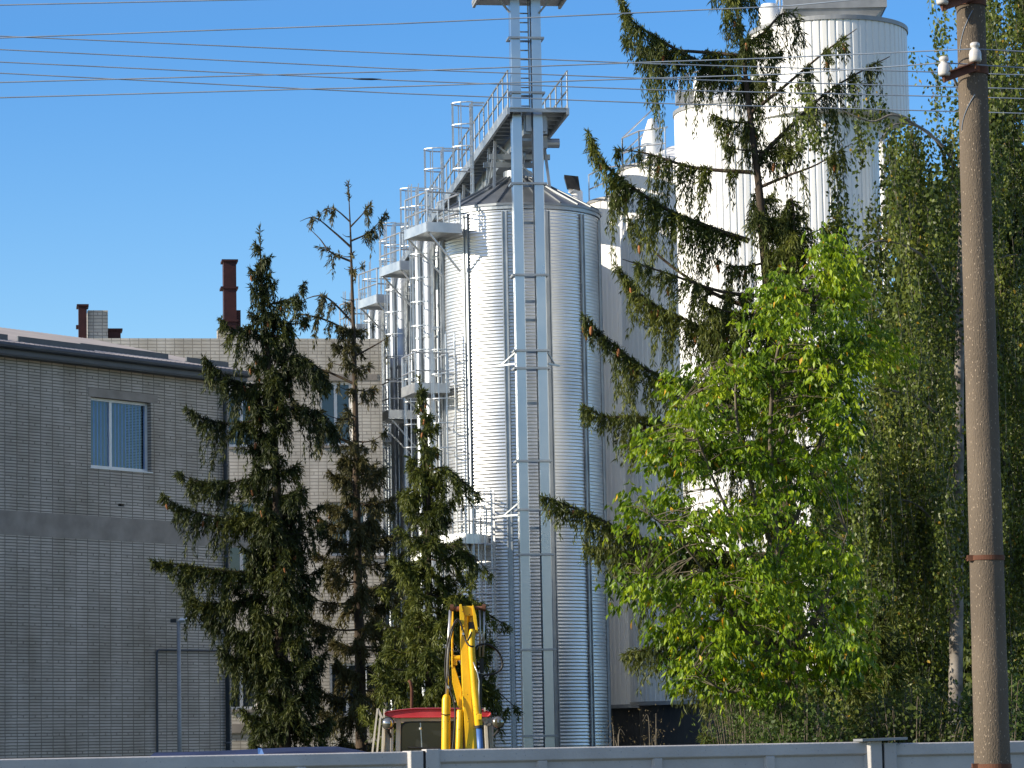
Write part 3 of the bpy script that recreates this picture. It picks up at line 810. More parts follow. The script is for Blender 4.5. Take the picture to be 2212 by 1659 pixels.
for i in range(4):
    yc = (Vector(ax1) + drow * (7.8 * i) - bt).dot(drow); xc = (Vector(ax1) - bt).dot(Vector((drow.y, -drow.x, 0)))
    m = MB()
    for sx in (-.8, .8):
        for sy in (-.7, .7):
            m.bar((sx * .95, yc + sy, zd - .2), (xc + sx * 1.1, yc + sy * 1.3, ZEAVE + .62), .08)
        m.bar((sx * .95, yc - .7, zd - .3), (xc + sx * 1.1, yc + .9, ZEAVE + .7), .05)
    for sy in (-.7, .7):
        m.bar((-.95, yc + sy, zd - .75), (.95, yc + sy, zd - .75), .12, .16); m.bar((-.8, yc + sy, zd - .3), (xc + .8, yc + sy * 1.2, ZEAVE + .8), .05)
    m.build('support_frame', 'galv_dull', br)
    m = MB(); m.tube([(0, yc - .9, zd - .55), (0, yc - .9, zd - .75), (xc * .7, yc - .3, zd - 1.0), (xc, yc, APEX - .1)], .16, 10); m.build('spout', 'galv_dull', br, smooth=True)
    m = MB(); m.b2(.35, .75, yc - 1.6, yc - 1.1, zd - .62, zd - .25); m.tube([(.75, yc - 1.35, zd - .43), (1.15, yc - 1.35, zd - .43)], .15, 12); m.build('motor', 'galv_dull', br)
    # caged ladder standing on the left of the bridge at each silo
    m = MB(); yl = yc + .6; xl = -hw - .4
    for a in (0, .42): m.bar((xl, yl + a, ZEAVE - .4), (xl, yl + a, zr + .15), .06)
    z = ZEAVE
    while z < zr: m.tube([(xl, yl, z), (xl, yl + .42, z)], .016, 5); z += .3
    hoop = lambda zz: [(xl - .62 * math.sin(math.pi * k / 10), yl + .21 - .38 * math.cos(math.pi * k / 10), zz) for k in range(11)]
    for zz in (zr - 2, zr - 1.3, zr - .6, zr + .1): m.tube(hoop(zz), .024, 5)
    for k in (2, 4, 6, 8): m.bar(hoop(zr - 2)[k], hoop(zr + .1)[k], .035, .015)
    m.bar((xl, yl, zr + .1), (-hw, yl, zr + .1), .05); m.bar((xl, yl + .42, zr + .1), (-hw, yl + .42, zr + .1), .05)
    m.build('caged_ladder', 'steel_rail' if i else 'steel_rail', br)

# ------------------------------------------------------------------ white tanks
def tank(i, c, R, z0, z1, label, upper=None):
    t = thing('storage_tank', label, 'tank', (c.x, c.y, 0), 0, 'white storage tanks in a row')
    n = 64; rib = lambda k: [0, .024, .024, .024, .024][k % 5]
    m = MB()
    if upper:
        zu, Ru = upper
        m.lathe([(R, z0), (R, zu + .01)], n * 5, rf=rib, cap=False, c=(R - Ru, 0)); m.build('lower_shell', 'tank', t)
        m = MB(); m.lathe([(Ru, zu), (Ru, z1)], n * 5, rf=rib, cap=True); m.build('shell', 'tank', t); Rt = Ru
    else:
        m.lathe([(R, z0), (R, z1)], n * 5, rf=rib, cap=True); m.build('shell', 'tank', t); Rt = R
    m = MB(); m.lathe([(Rt - .05, z1 - .06), (Rt + .06, z1 - .06), (Rt + .06, z1 + .05), (Rt - .05, z1 + .05)], 96, cap=False); m.build('rim', 'capgrey', t)
    m = MB(); m.lathe([(Rt - .06, z1 - .02), (.5, z1 + .75), (.02, z1 + .8)], 48, cap=False); m.build('roof', 'tank', t, smooth=True, angle=True)
    cc = (R - upper[1], 0) if upper else (0, 0)
    m = MB(); m.lathe([(R + .05, z0 - .12), (R + .05, z0 - .003)], 72, c=cc); m.build('base_ring', 'capgrey', t)
    m = MB(); m.lathe([(R - .25, 0), (R - .25, z0 - .12)], 48, cap=False, c=cc); m.build('skirt', 'tankdark', t)
    return t, Rt
KT = 0.92
def tpos(Y): # row parallel to the metal silos
    a = P(1789, 85, 90 * KT); a.z = 0
    return a + drow * ((Y - 90 * KT) / drow.y)
Z0T = 2.2 + 1.55 * KT; Z1T = P(1789, 74, 90 * KT).z; RT = 170 * PX(90 * KT)
tl = ['tallest white ribbed tank with a wide top drum, nearest of the row at right', 'second white ribbed tank, behind the tall dark spruce, with a small dome on top', 'third white tank, mostly shaded, left of the tall spruce', 'fourth white tank just right of the nearest steel silo with a dark vent cowl', 'farthest white tank, peeping between the steel silo and the others']
KT = 0.92
YT = [90 * KT, 101.3 * KT, 111.5 * KT, 118.3 * KT, 127.0 * KT]
TK = []
for i, Y in enumerate(YT):
    c = tpos(Y)
    if i == 0: t, r = tank(i, c, 135 * PX(90 * KT), Z0T, Z1T, tl[0], upper=(P(1789, 268, 90 * KT).z, RT))
    else: t, r = tank(i, c, RT, Z0T, Z1T, tl[i])
    TK.append((t, r))
def railing(m, pts, h=1.0, r=.026):
    pts = [Vector(p) for p in pts]; Zv = Vector((0, 0, 1))
    for i in range(len(pts) - 1):
        a, b = pts[i], pts[i + 1]
        for hh in (h * .5, h): m.tube([a + Zv * hh, b + Zv * hh], r, 6)
        nn = max(1, int((b - a).length / .9))
        for k in range(nn + 1): q = a.lerp(b, k / nn); m.tube([q, q + Zv * h], r, 6)
# top gear: tank 1 platform
t, r = TK[0]; z = Z1T
m = MB(); m.b2(-1.3, 1.35, -1.7, 0.4, z + .32, z + .42); m.b2(-1.3, 1.35, -1.72, -1.70, z + .3, z + .62)
m.add([(-1.1, -1.6, z + .02), (1.0, -1.6, z + .02), (1.3, -1.69, z + .31), (-1.28, -1.69, z + .31), (-1.1, .3, z + .02), (1, .3, z + .02), (1.3, .39, z + .31), (-1.28, .39, z + .31)], [(0, 1, 2, 3), (4, 5, 6, 7), (0, 1, 5, 4), (1, 2, 6, 5), (2, 3, 7, 6), (3, 0, 4, 7)])
pf = m.build('platform', 'capgrey', t)
m = MB(); railing(m, [(-1.28, .3, z + .42), (-1.28, -1.66, z + .42), (1.3, -1.66, z + .42), (1.3, .3, z + .42)]); m.build('railing', 'steel_rail', pf)
m = MB(); x_ = (1888 - 1789) * PX(90 * KT); m.tube([(x_ , -1.25, 4), (x_, -1.25, P(1789, 275, 90 * KT).z)], .09, 10); m.build('side_pipe', 'tank', t, smooth=True)
m = MB(); xx = (1628 - 1789) * PX(90 * KT); m.lathe([(.28, z - .3), (.28, z + .55), (.2, z + .7), (.02, z + .74)], 20, c=(xx + .35, -.5)); m.build('vent_stack', 'tank', t, smooth=True, angle=True)
# tank 2: dome cylinder and rail
t, r = TK[1]
cz = P(1530, 168, YT[1]).z
xo = P(1528, 300, YT[1]).x - t.location.x
m = MB(); rr = 30 * PX(YT[1]); m.lathe([(rr, z), (rr, cz - .15), (rr * .7, cz), (.02, cz + .06)], 32, c=(xo, -.5)); m.build('vent_stack', 'tank', t, smooth=True, angle=True)
m = MB(); railing(m, [(-r + .15, 0, z), (-r * .82, -r * .5, z), (-r * .5, -r * .82, z)], 1.0); m.build('railing', 'steel_rail', t)
m = MB(); m.b2(xo - .9, xo - .3, -.4, .2, z + .3, z + .6); m.build('hatch', 'capgrey', t)
# tank 3: hood and stair rail
t, r = TK[2]; cz = P(1405, 258, YT[2]).z; xo = P(1408, 300, YT[2]).x - t.location.x
m = MB(); m.lathe([(.36, z + .2), (.36, cz - .75), (.12, cz - .05), (.02, cz)], 24, c=(xo, -.2)); m.build('vent_stack', 'tank', t, smooth=True, angle=True)
m = MB(); railing(m, [(-r * .95, -r * .2, z + .03), (-r * .7, -r * .6, z + .1), (-.6, -r * .85, z + .1)], 1.0)
railing(m, [(-r * .95, -r * .2, z + .03), (-.7, -.1, z + 1.2)], 1.0); m.build('railing', 'steel_rail', t)
m = MB(); m.bar((-r * .95, -r * .2, z + .1), (-.5, -.1, z + 1.4), .5, .06); m.build('roof_stair', 'steel_rail', t)
# tank 4: vent cowl, rails
t, r = TK[3]; q = P(1236, 405, YT[3]); xo = q.x - t.location.x
m = MB(); m.tube([(xo + .15, -.3, z - .2), (xo + .15, -.3, q.z - .25), (xo, -.4, q.z - .1)], .2, 14)
vc = m.build('vent_stack', 'tank', t, smooth=True, angle=True)
m = MB(); zc = q.z - .1
m.add([(xo - .18, -.6, zc), (xo + .26, -.6, zc - .1), (xo + .26, -.2, zc - .1), (xo - .18, -.2, zc), (xo - .28, -.7, zc + .42), (xo + .2, -.7, zc + .36), (xo + .2, -.1, zc + .36), (xo - .28, -.1, zc + .42)], [(0, 1, 2, 3), (4, 5, 6, 7), (0, 1, 5, 4), (1, 2, 6, 5), (2, 3, 7, 6), (3, 0, 4, 7)])
m.build('cowl', 'black', vc)
m = MB(); railing(m, [(-r * .97, -.1, z + .03), (-r * .7, -r * .68, z + .05), (-.3, -r * .95, z + .05), (r * .5, -r * .82, z + .05)], 1.0); m.build('railing', 'steel_rail', t)

# ------------------------------------------------------------------ tractor with excavator arm
YT_ = 40.0
def Q(x, y, Y=YT_): return P((1000 + x / 3.456) / 1.273, (1600 + y / 3.456) / 1.273, Y)
t0 = Q(700, 1400, 40.7); t0.z = 0
tr = thing('tractor', 'cream tractor with red roof and a folded yellow excavator arm parked behind the fence', 'tractor', t0)
def TB(m, name, mat, parent=None, **k):
    m.v = [tuple(Vector(q) - t0) for q in m.v]
    return m.build(name, mat, parent or tr, **k)
pq = PX(YT_) / (3.456 * 1.273)                # metres per zoom pixel
def zq(y): return Q(700, y).z
def xq(x, y=1300): return Q(x, y).x
# red roof: crowned section extruded to the back
m = MB()
sec = [(196, 1256), (206, 1238), (330, 1220), (480, 1205), (750, 1203), (1000, 1206), (1140, 1216), (1208, 1240), (1206, 1262), (1185, 1281), (900, 1287), (300, 1291), (215, 1276)]
rows = [(39.97, 0.985, 3), (39.93, 1.0, 0), (40.6, 1.0, -14), (41.4, 1.0, -10), (41.52, 0.97, 4)]
vs = []; n = len(sec)
for (Y, s_, dy) in rows:
    for (x, y) in sec: 
        yy = 1265 + (y - 1265) * s_ + (dy if y < 1240 else 0); q = Q(700 + (x - 700) * s_, yy, YT_); vs.append((q.x, Y, q.z))
m.add(vs, [(i * n + k, i * n + (k + 1) % n, (i + 1) * n + (k + 1) % n, (i + 1) * n + k) for i in range(len(rows) - 1) for k in range(n)] + [tuple(range(n)), tuple((len(rows) - 1) * n + k for k in range(n))])
TB(m, 'cab_roof', 'red', bevel=.012)
# cab frame
m = MB()
def plate(m, pts, Y, dep, nm='pillar'):
    m = MB(); m.prism([Q(x, y, YT_) + Vector((0, Y - YT_, 0)) for x, y in pts], (0, 1, 0), dep); TB(m, nm, 'beige', bevel=.006)
plate(m, [(285, 1292), (1180, 1286), (1186, 1318), (1140, 1322), (450, 1325), (352, 1330), (290, 1330)], 40.03, .08, 'header')
for (a, b, c, d) in ((178, 200, 200, 165), (252, 276, 282, 245), (300, 345, 345, 322)):
    plate(m, [(a + 8, 1300), (b + 8, 1300), (b - 8, 2300), (a - 8, 2300)], 40.02, .07)
plate(m, [(205, 1300), (250, 1300), (240, 2300), (192, 2300)], 40.09, .04)
plate(m, [(1142, 1318), (1176, 1310), (1230, 2300), (1190, 2300)], 40.02, .07)
plate(m, [(1180, 1292), (1215, 1290), (1275, 2300), (1236, 2300)], 40.09, .05)
for x in (205, 1195):
    for Y in (41.35,): plate(m, [(x, 1290), (x + 30, 1290), (x + 30, 2300), (x, 2300)], Y, .06)
plate(m, [(205, 1290), (1220, 1290), (1220, 1330), (205, 1330)], 41.33, .02, 'header')
# grab frame at left
m = MB()
for pth in ([(80, 1640), (132, 1205), (176, 1300)], [(126, 1640), (158, 1290)], [(174, 1640), (188, 1330)], [(193, 1290), (196, 1208)], [(1150, 1230), (1150, 1195)]):
    pts = [Q(x, y, 39.96) for x, y in pth]
    m = MB()
    for i in range(len(pts) - 1): m.bar(pts[i], pts[i + 1], .022, .03)
    TB(m, 'grab_rail', 'beige')
# rear window, seal and panes, inner things
m = MB()
o_ = [(342, 2300), (346, 1400), (356, 1360), (385, 1332), (440, 1320), (1110, 1318), (1150, 1345), (1165, 1400), (1200, 2300)]
i_ = [(356, 2290), (360, 1405), (370, 1372), (395, 1348), (445, 1338), (1100, 1336), (1136, 1356), (1148, 1402), (1180, 2290)]
vo = [Q(x, y, YT_) for x, y in o_]; vi = [Q(x, y, YT_) for x, y in i_]; n = len(vo)
vs = [v + Vector((0, .045, 0)) for v in vo] + [v + Vector((0, .045, 0)) for v in vi] + [v + Vector((0, .09, 0)) for v in vo] + [v + Vector((0, .09, 0)) for v in vi]
m.add(vs, [(k, k + 1, n + k + 1, n + k) for k in range(n - 1)] + [(2 * n + k, 2 * n + k + 1, 3 * n + k + 1, 3 * n + k) for k in range(n - 1)] + [(n + k, n + k + 1, 3 * n + k + 1, 3 * n + k) for k in range(n - 1)])
win = TB(m, 'rear_window', 'hose')
m = MB(); m.add([v + Vector((0, .07, 0)) for v in vi], [tuple(range(n))]); TB(m, 'pane', 'cabglass', win)
m = MB(); m.bar(Q(540, 1340, 40.04), Q(556, 1640, 40.04), .012, .012); m.tube([Q(540, 1385, 40.04), Q(540, 1405, 40.04)], .02, 8); TB(m, 'window_stay', 'chrome', win)
m = MB(); m.tube([Q(420, 1573, 39.99), Q(600, 1584, 39.97), Q(790, 1583, 39.97)], .012, 8); TB(m, 'wiper', 'hose', win)
# lamps
for (x, y, tilt) in ((232, 1345, 0.12), (1277, 1335, -0.05)):
    c = Q(x, y, 39.86); r = 60 * pq
    m = MB(); prof = [(r * .25, .12), (r * .72, .09), (r * .98, .03), (r * 1.03, 0), (r * .96, -.006)]
    vs = []; nn = 28
    m.lathe(prof, nn, cap=False); m.v = [(c.x + x_, c.y + z_, c.z + y_) for x_, y_, z_ in m.v]
    lamp = TB(m, 'work_lamp', 'black', smooth=True)
    m = MB(); m.lathe([(r * .95, 0), (r * .85, -.018), (r * .6, -.035), (r * .3, -.046), (.001, -.05)], nn, cap=False); m.v = [(c.x + x_, c.y + z_, c.z + y_) for x_, y_, z_ in m.v]
    TB(m, 'lens', 'lens', lamp, smooth=True)
    m = MB(); m.tube([c + Vector((0, .1, -.02)), c + Vector((.0, .14, -.1)), c + Vector((.03 if x < 700 else -.06, .16, -.17))], .016, 8); TB(m, 'bracket', 'black', lamp)
    if x > 700: m = MB(); m.bar(c + Vector((-.08, .14, -.02)), c + Vector((-.2, .2, -.03)), .03); TB(m, 'arm', 'black', lamp)
# exhaust
m = MB(); m.tube([Q(456, 1210, 41.9) + Vector((0, 0, -.25)), Q(456, 1200, 41.9), Q(458, 1020, 41.9), Q(446, 960, 41.9), Q(428, 935, 41.9)], 15 * pq * 1.02, 12); TB(m, 'exhaust_pipe', 'rust', smooth=True)
# body and wheels (behind the fence)
m = MB(); c = t0
m.box((c.x, 40.75, 1.1), (1.35, 1.5, .8)); m.box((c.x, 42.5, 1.15), (.75, 2.2, .85)); m.box((c.x, 42.0, .75), (.5, 3.4, .3)); TB(m, 'body', 'red', bevel=.03)
for (x, Y, r, wd) in ((-.85, 40.75, .8, .4), (.85, 40.75, .8, .4), (-.75, 43.1, .5, .25), (.75, 43.1, .5, .25)):
    m = MB(); m.lathe([(r * .55, -wd / 2), (r * .93, -wd / 2), (r, -wd * .36), (r, wd * .36), (r * .93, wd / 2), (r * .55, wd / 2)], 36, cap=False, rf=None)
    m.v = [(c.x + x + z_, Y + x_, r + y_) for x_, y_, z_ in m.v]; wh = TB(m, 'wheel', 'hose', smooth=True, angle=True)
    m = MB(); m.lathe([(r * .56, -wd * .3), (r * .2, -wd * .1), (r * .2, wd * .1), (r * .56, wd * .3)], 24); m.v = [(c.x + x + z_, Y + x_, r + y_) for x_, y_, z_ in m.v]; TB(m, 'rim', 'beige', wh)
# --- arm
YA = 39.35
def A(x, y, dy=0.0): return Q(x, y, YT_) + Vector((0, YA - YT_ + dy, 0))
def beam(m, secs):
    """secs: (xl, xr, y, front, back)"""
    vs = []
    for (xl, xr_, y, f_, b_) in secs:
        wl = (xr_ - xl) * .22
        vs += [A(xl, y, f_ + .05), A(xl + wl * .35, y, f_), A(xr_ - wl, y, f_), A(xr_, y, f_ + .06), A(xr_, y, b_), A(xl, y, b_)]
    n = 6
    m.add(vs, [(i * n + k, i * n + (k + 1) % n, (i + 1) * n + (k + 1) % n, (i + 1) * n + k) for i in range(len(secs) - 1) for k in range(n)] + [tuple(range(n)), tuple((len(secs) - 1) * n + k for k in range(n))])
m = MB(); beam(m, [(926, 1014, 330, -.02, .16), (926, 1016, 480, -.04, .2), (928, 1024, 700, -.06, .24), (942, 1054, 1050, -.09, .26), (970, 1088, 1590, -.1, .28), (985, 1100, 2200, -.1, .28)])
boom = TB(m, 'boom', 'yellow', bevel=.006)
m = MB()
plate2 = lambda pts, dy, dep: m.prism([A(x, y, dy) for x, y in pts], (0, 1, 0), dep)
plate2([(920, 240), (940, 236), (968, 350), (968, 440), (926, 440)], -.07, .16)
plate2([(1040, 244), (1052, 244), (1078, 340), (1096, 500), (1075, 500), (1050, 380)], -.07, .16)
plate2([(948, 252), (1046, 252), (1064, 345), (962, 345)], -.03, .03)
plate2([(968, 346), (1072, 346), (1084, 470), (1066, 540), (1012, 540), (1010, 430)], .03, .08)
head = TB(m, 'boom_head', 'yellow', boom, bevel=.004)
m = MB(); m.tube([A(838, 272, .02), A(1168, 268, .02)], .022, 12); TB(m, 'pin', 'rustarm', head)
for x in (848, 1148):
    m = MB(); m.tube([A(x - 16, 268, .02), A(x + 16, 268, .02)], .043, 16); TB(m, 'pin_eye', 'rust', head)
m = MB(); m.tube([A(885, 278, .02), A(925, 278, .02)], .03, 12); TB(m, 'bush', 'rustarm', head)
m = MB(); m.box(A(1036, 440, .0), (.08, .06, .1)); TB(m, 'valve_block', 'hose', boom, bevel=.008)
# arm ram at right (yellow tube, blue rod)
m = MB(); m.tube([A(1038, 470, -.1), A(1040, 490, -.1), A(1032, 560, -.11), A(1036, 700, -.12), A(1066, 1050, -.14), A(1100, 1355, -.15), A(1102, 1372, -.15)], [.026, .036, .042, .043, .046, .048, .046], 20)
ram = TB(m, 'ram', 'yellow', smooth=True, angle=True)
m = MB(); m.tube([A(1102, 1372, -.15), A(1118, 1620, -.16), A(1160, 2200, -.16)], .036, 16); TB(m, 'ram_rod', 'bluerod', ram, smooth=True)
m = MB(); m.tube([A(1103, 1368, -.15), A(1105, 1392, -.15)], .052, 18); TB(m, 'gland', 'black', ram)
m = MB(); m.tube([A(1052, 780, -.17), A(1090, 880, -.185), A(1106, 960, -.19), A(1104, 1040, -.2), A(1112, 1280, -.205)], .0085, 6); TB(m, 'oil_pipe', 'chrome', ram, smooth=True)
m = MB(); m.box(A(1112, 1290, -.19), (.05, .05, .07)); TB(m, 'port', 'yellow', ram, bevel=.006)
# left ram
m = MB(); m.tube([A(800, 1078, -.05), A(800, 1092, -.05), A(797, 1125, -.05), A(793, 1590, -.06), A(790, 2200, -.06)], [.022, .04, .052, .054, .054], 22)
ram = TB(m, 'ram', 'yellow', smooth=True, angle=True)
m = MB(); m.tube([A(802, 1085, -.03), A(822, 520, 0), A(836, 290, .02)], .020, 12); TB(m, 'ram_rod', 'chrome', ram, smooth=True)
m = MB(); m.tube([A(752, 1262, -.115), A(790, 1272, -.12), A(835, 1270, -.112)], .007, 6); TB(m, 'clamp', 'hose', ram)
# second lower ram between
m = MB(); m.tube([A(926, 1222, -.06), A(926, 1240, -.06), A(918, 1590, -.08), A(900, 2200, -.08)], [.034, .043, .046, .046], 20); ram2 = TB(m, 'ram', 'yellow', smooth=True, angle=True)
# inner link plates
m = MB()
m.prism([A(845, 822, .1), A(872, 812, .1), (A(940, 1030, .1)), A(935, 1200, .1), A(905, 1190, .1), A(850, 960, .1)], (0, 1, 0), .05)
m.prism([A(905, 1190, -.0), A(932, 1040, -.0), A(960, 1200, -.0), A(960, 1260, -.0)], (0, 1, 0), .04)
link = TB(m, 'link', 'yellow', bevel=.004)
m = MB(); m.tube([A(862, 735, .12), A(925, 735, .12)], .034, 14); m.box(A(878, 765, .12), (.045, .05, .1)); TB(m, 'pivot', 'yellow', link, bevel=.004)
m = MB(); m.tube([A(856, 300, .09), A(850, 600, .09), A(852, 820, .09)], .011, 8); TB(m, 'link_bar', 'yellow', link)
# right guide rods
for x0, x1 in ((1112, 1110), (1152, 1142)):
    m = MB(); m.tube([A(x0, 285, .04), A(x1, 725, .04)], .0125, 10); TB(m, 'guide_rod', 'chrome', smooth=True)
m = MB(); m.box(A(1128, 810, .05), (.05, .06, .175)); m.tube([A(1110, 880, .05), A(1105, 1300, .06)], .03, 10); TB(m, 'rod_block', 'black', bevel=.006)
# hoses
def spline(pts, n=8):
    out = []
    pts = [Vector(p) for p in pts]
    for i in range(len(pts) - 1):
        p0 = pts[max(0, i - 1)]; p1 = pts[i]; p2 = pts[i + 1]; p3 = pts[min(len(pts) - 1, i + 2)]
        for k in range(n):
            t = k / n
            out.append(.5 * ((2 * p1) + (p2 - p0) * t + (2 * p0 - 5 * p1 + 4 * p2 - p3) * t * t + (3 * p1 - p0 - 3 * p2 + p3) * t ** 3))
    return out + [pts[-1]]
for pts, r in (([(1062, 720, -.1), (1078, 640, -.1), (1130, 612, -.06), (1210, 618, 0), (1290, 690, .05), (1322, 790, .06), (1300, 850, .06), (1240, 885, .05), (1150, 902, .05), (1120, 960, .05)], .0125),
               ([(1055, 632, -.15), (1020, 630, -.16), (985, 590, -.13), (950, 470, -.1), (925, 400, -.09), (905, 378, -.09), (875, 410, -.09), (830, 520, -.1), (800, 660, -.1), (786, 840, -.1), (800, 960, -.11), (850, 1090, -.14), (878, 1200, -.15), (880, 1320, -.16), (868, 1500, -.16), (850, 1640, -.16)], .0105),
               ([(1046, 480, -.12), (1020, 530, -.15), (1000, 570, -.14), (985, 575, -.13)], .008),
               ([(905, 395, -.05), (870, 440, -.06), (838, 560, -.06), (820, 720, -.06), (818, 850, -.06), (835, 960, -.08), (850, 1040, -.08)], .0105)):
    m = MB(); m.tube(spline([A(*p) for p in pts]), r, 8); TB(m, 'hose', 'hose', smooth=True)
for (x, y, dx_, dy_) in ((952, 505, 10, 20), (812, 1000, 10, 24), (865, 1130, 12, 26)):
    m = MB(); m.tube([A(x, y, -.125), A(x + dx_, y + dy_, -.125)], .015, 10); TB(m, 'hose_fitting', 'chrome')

# blue tarpaulin-covered low stack behind the fence, left
c0 = P(640, 1620, 34); 
tp = thing('covered_stack', 'low stack under a dark blue tarpaulin, just above the fence top at the left', 'tarpaulin', (c0.x, c0.y, 0))
m = MB(); prof = [(320, 1624), (400, 1622), (470, 1621), (560, 1615), (640, 1612), (720, 1613), (770, 1621), (800, 1626)]
vs = []
for j, (dy, dz) in enumerate(((-.05, -.4), (0, 0), (.6, .05), (1.2, .02), (1.25, -.4))):
    for (u, v) in prof:
        q = P(u, v, 34); vs.append((q.x - c0.x, dy, q.z + dz - .055 + .008 * math.sin(u * .13 + j)))
n = len(prof); m.add(vs, [(j * n + k, j * n + k + 1, (j + 1) * n + k + 1, (j + 1) * n + k) for j in range(4) for k in range(n - 1)])
TB_ = m.build('tarpaulin', 'tarp', tp)
m = MB(); q0 = P(430, 1624, 34); q1 = P(760, 1624, 34); m.b2(q0.x - c0.x, q1.x - c0.x, .05, 1.15, 0, q0.z - .12); m.build('stack', 'crack', tp)
q = P(562, 1623, 33.9) - Vector((c0.x, c0.y, 0))
m = MB(); m.add([(q.x - .02, q.y - .02, q.z - .05), (q.x + .05, q.y - .04, q.z - .05), (q.x + .015, q.y, q.z + .03), (q.x - .025, q.y, q.z + .035)], [(0, 1, 2, 3)]); m.build('folded_corner', 'bluerod', tp)
# ------------------------------------------------------------------ vegetation
rng = np.random.default_rng(7)
def nrm(a): return a / np.maximum(np.linalg.norm(a, axis=-1, keepdims=True), 1e-9)
def leafobj(name, mat, parent, org, C, D, Lg, Wd, fold=0.0, stuff=False):
    """one pointed leaf (4 corners) per row of C (base), D (direction)"""
    C = np.asarray(C, float); D = nrm(np.asarray(D, float)); N = len(C)
    rnd = rng.normal(size=(N, 3)); S = nrm(np.cross(D, rnd)); Nn = np.cross(D, S)
    Lg = np.broadcast_to(Lg, N)[:, None]; Wd = np.broadcast_to(Wd, N)[:, None]
    mid = C + D * Lg * 0.42 - Nn * (fold * Wd)
    V = np.stack([C, mid + S * Wd * .5, C + D * Lg, mid - S * Wd * .5], 1).reshape(-1, 3) - np.array(org)[None]
    idx = np.arange(N)[:, None] * 4
    if fold:
        Fc = np.concatenate([np.concatenate([idx, idx + 1, idx + 2], 1), np.concatenate([idx, idx + 2, idx + 3], 1)], 0); k = 3
    else:
        Fc = np.concatenate([idx, idx + 1, idx + 2, idx + 3], 1); k = 4
    me = bpy.data.meshes.new(name)
    me.vertices.add(len(V)); me.vertices.foreach_set('co', V.astype(np.float32).ravel())
    me.loops.add(Fc.size); me.loops.foreach_set('vertex_index', Fc.astype(np.int32).ravel())
    me.polygons.add(len(Fc)); me.polygons.foreach_set('loop_start', (np.arange(len(Fc)) * k).astype(np.int32)); me.polygons.foreach_set('loop_total', np.full(len(Fc), k, np.int32))
    me.update(calc_edges=True)
    me.materials.append(M[mat])
    o = bpy.data.objects.new(name, me); COL.objects.link(o); o.parent = parent
    return o
def catmull(pts, n=6):
    return spline(pts, n)
def resample(pts, step):
    pts = np.array([list(p) for p in pts]); d = np.linalg.norm(np.diff(pts, axis=0), axis=1); s = np.concatenate([[0], np.cumsum(d)])
    n = max(2, int(s[-1] / step) + 1); q = np.linspace(0, s[-1], n)
    return np.stack([np.interp(q, s, pts[:, k]) for k in range(3)], 1), q / s[-1], s[-1]

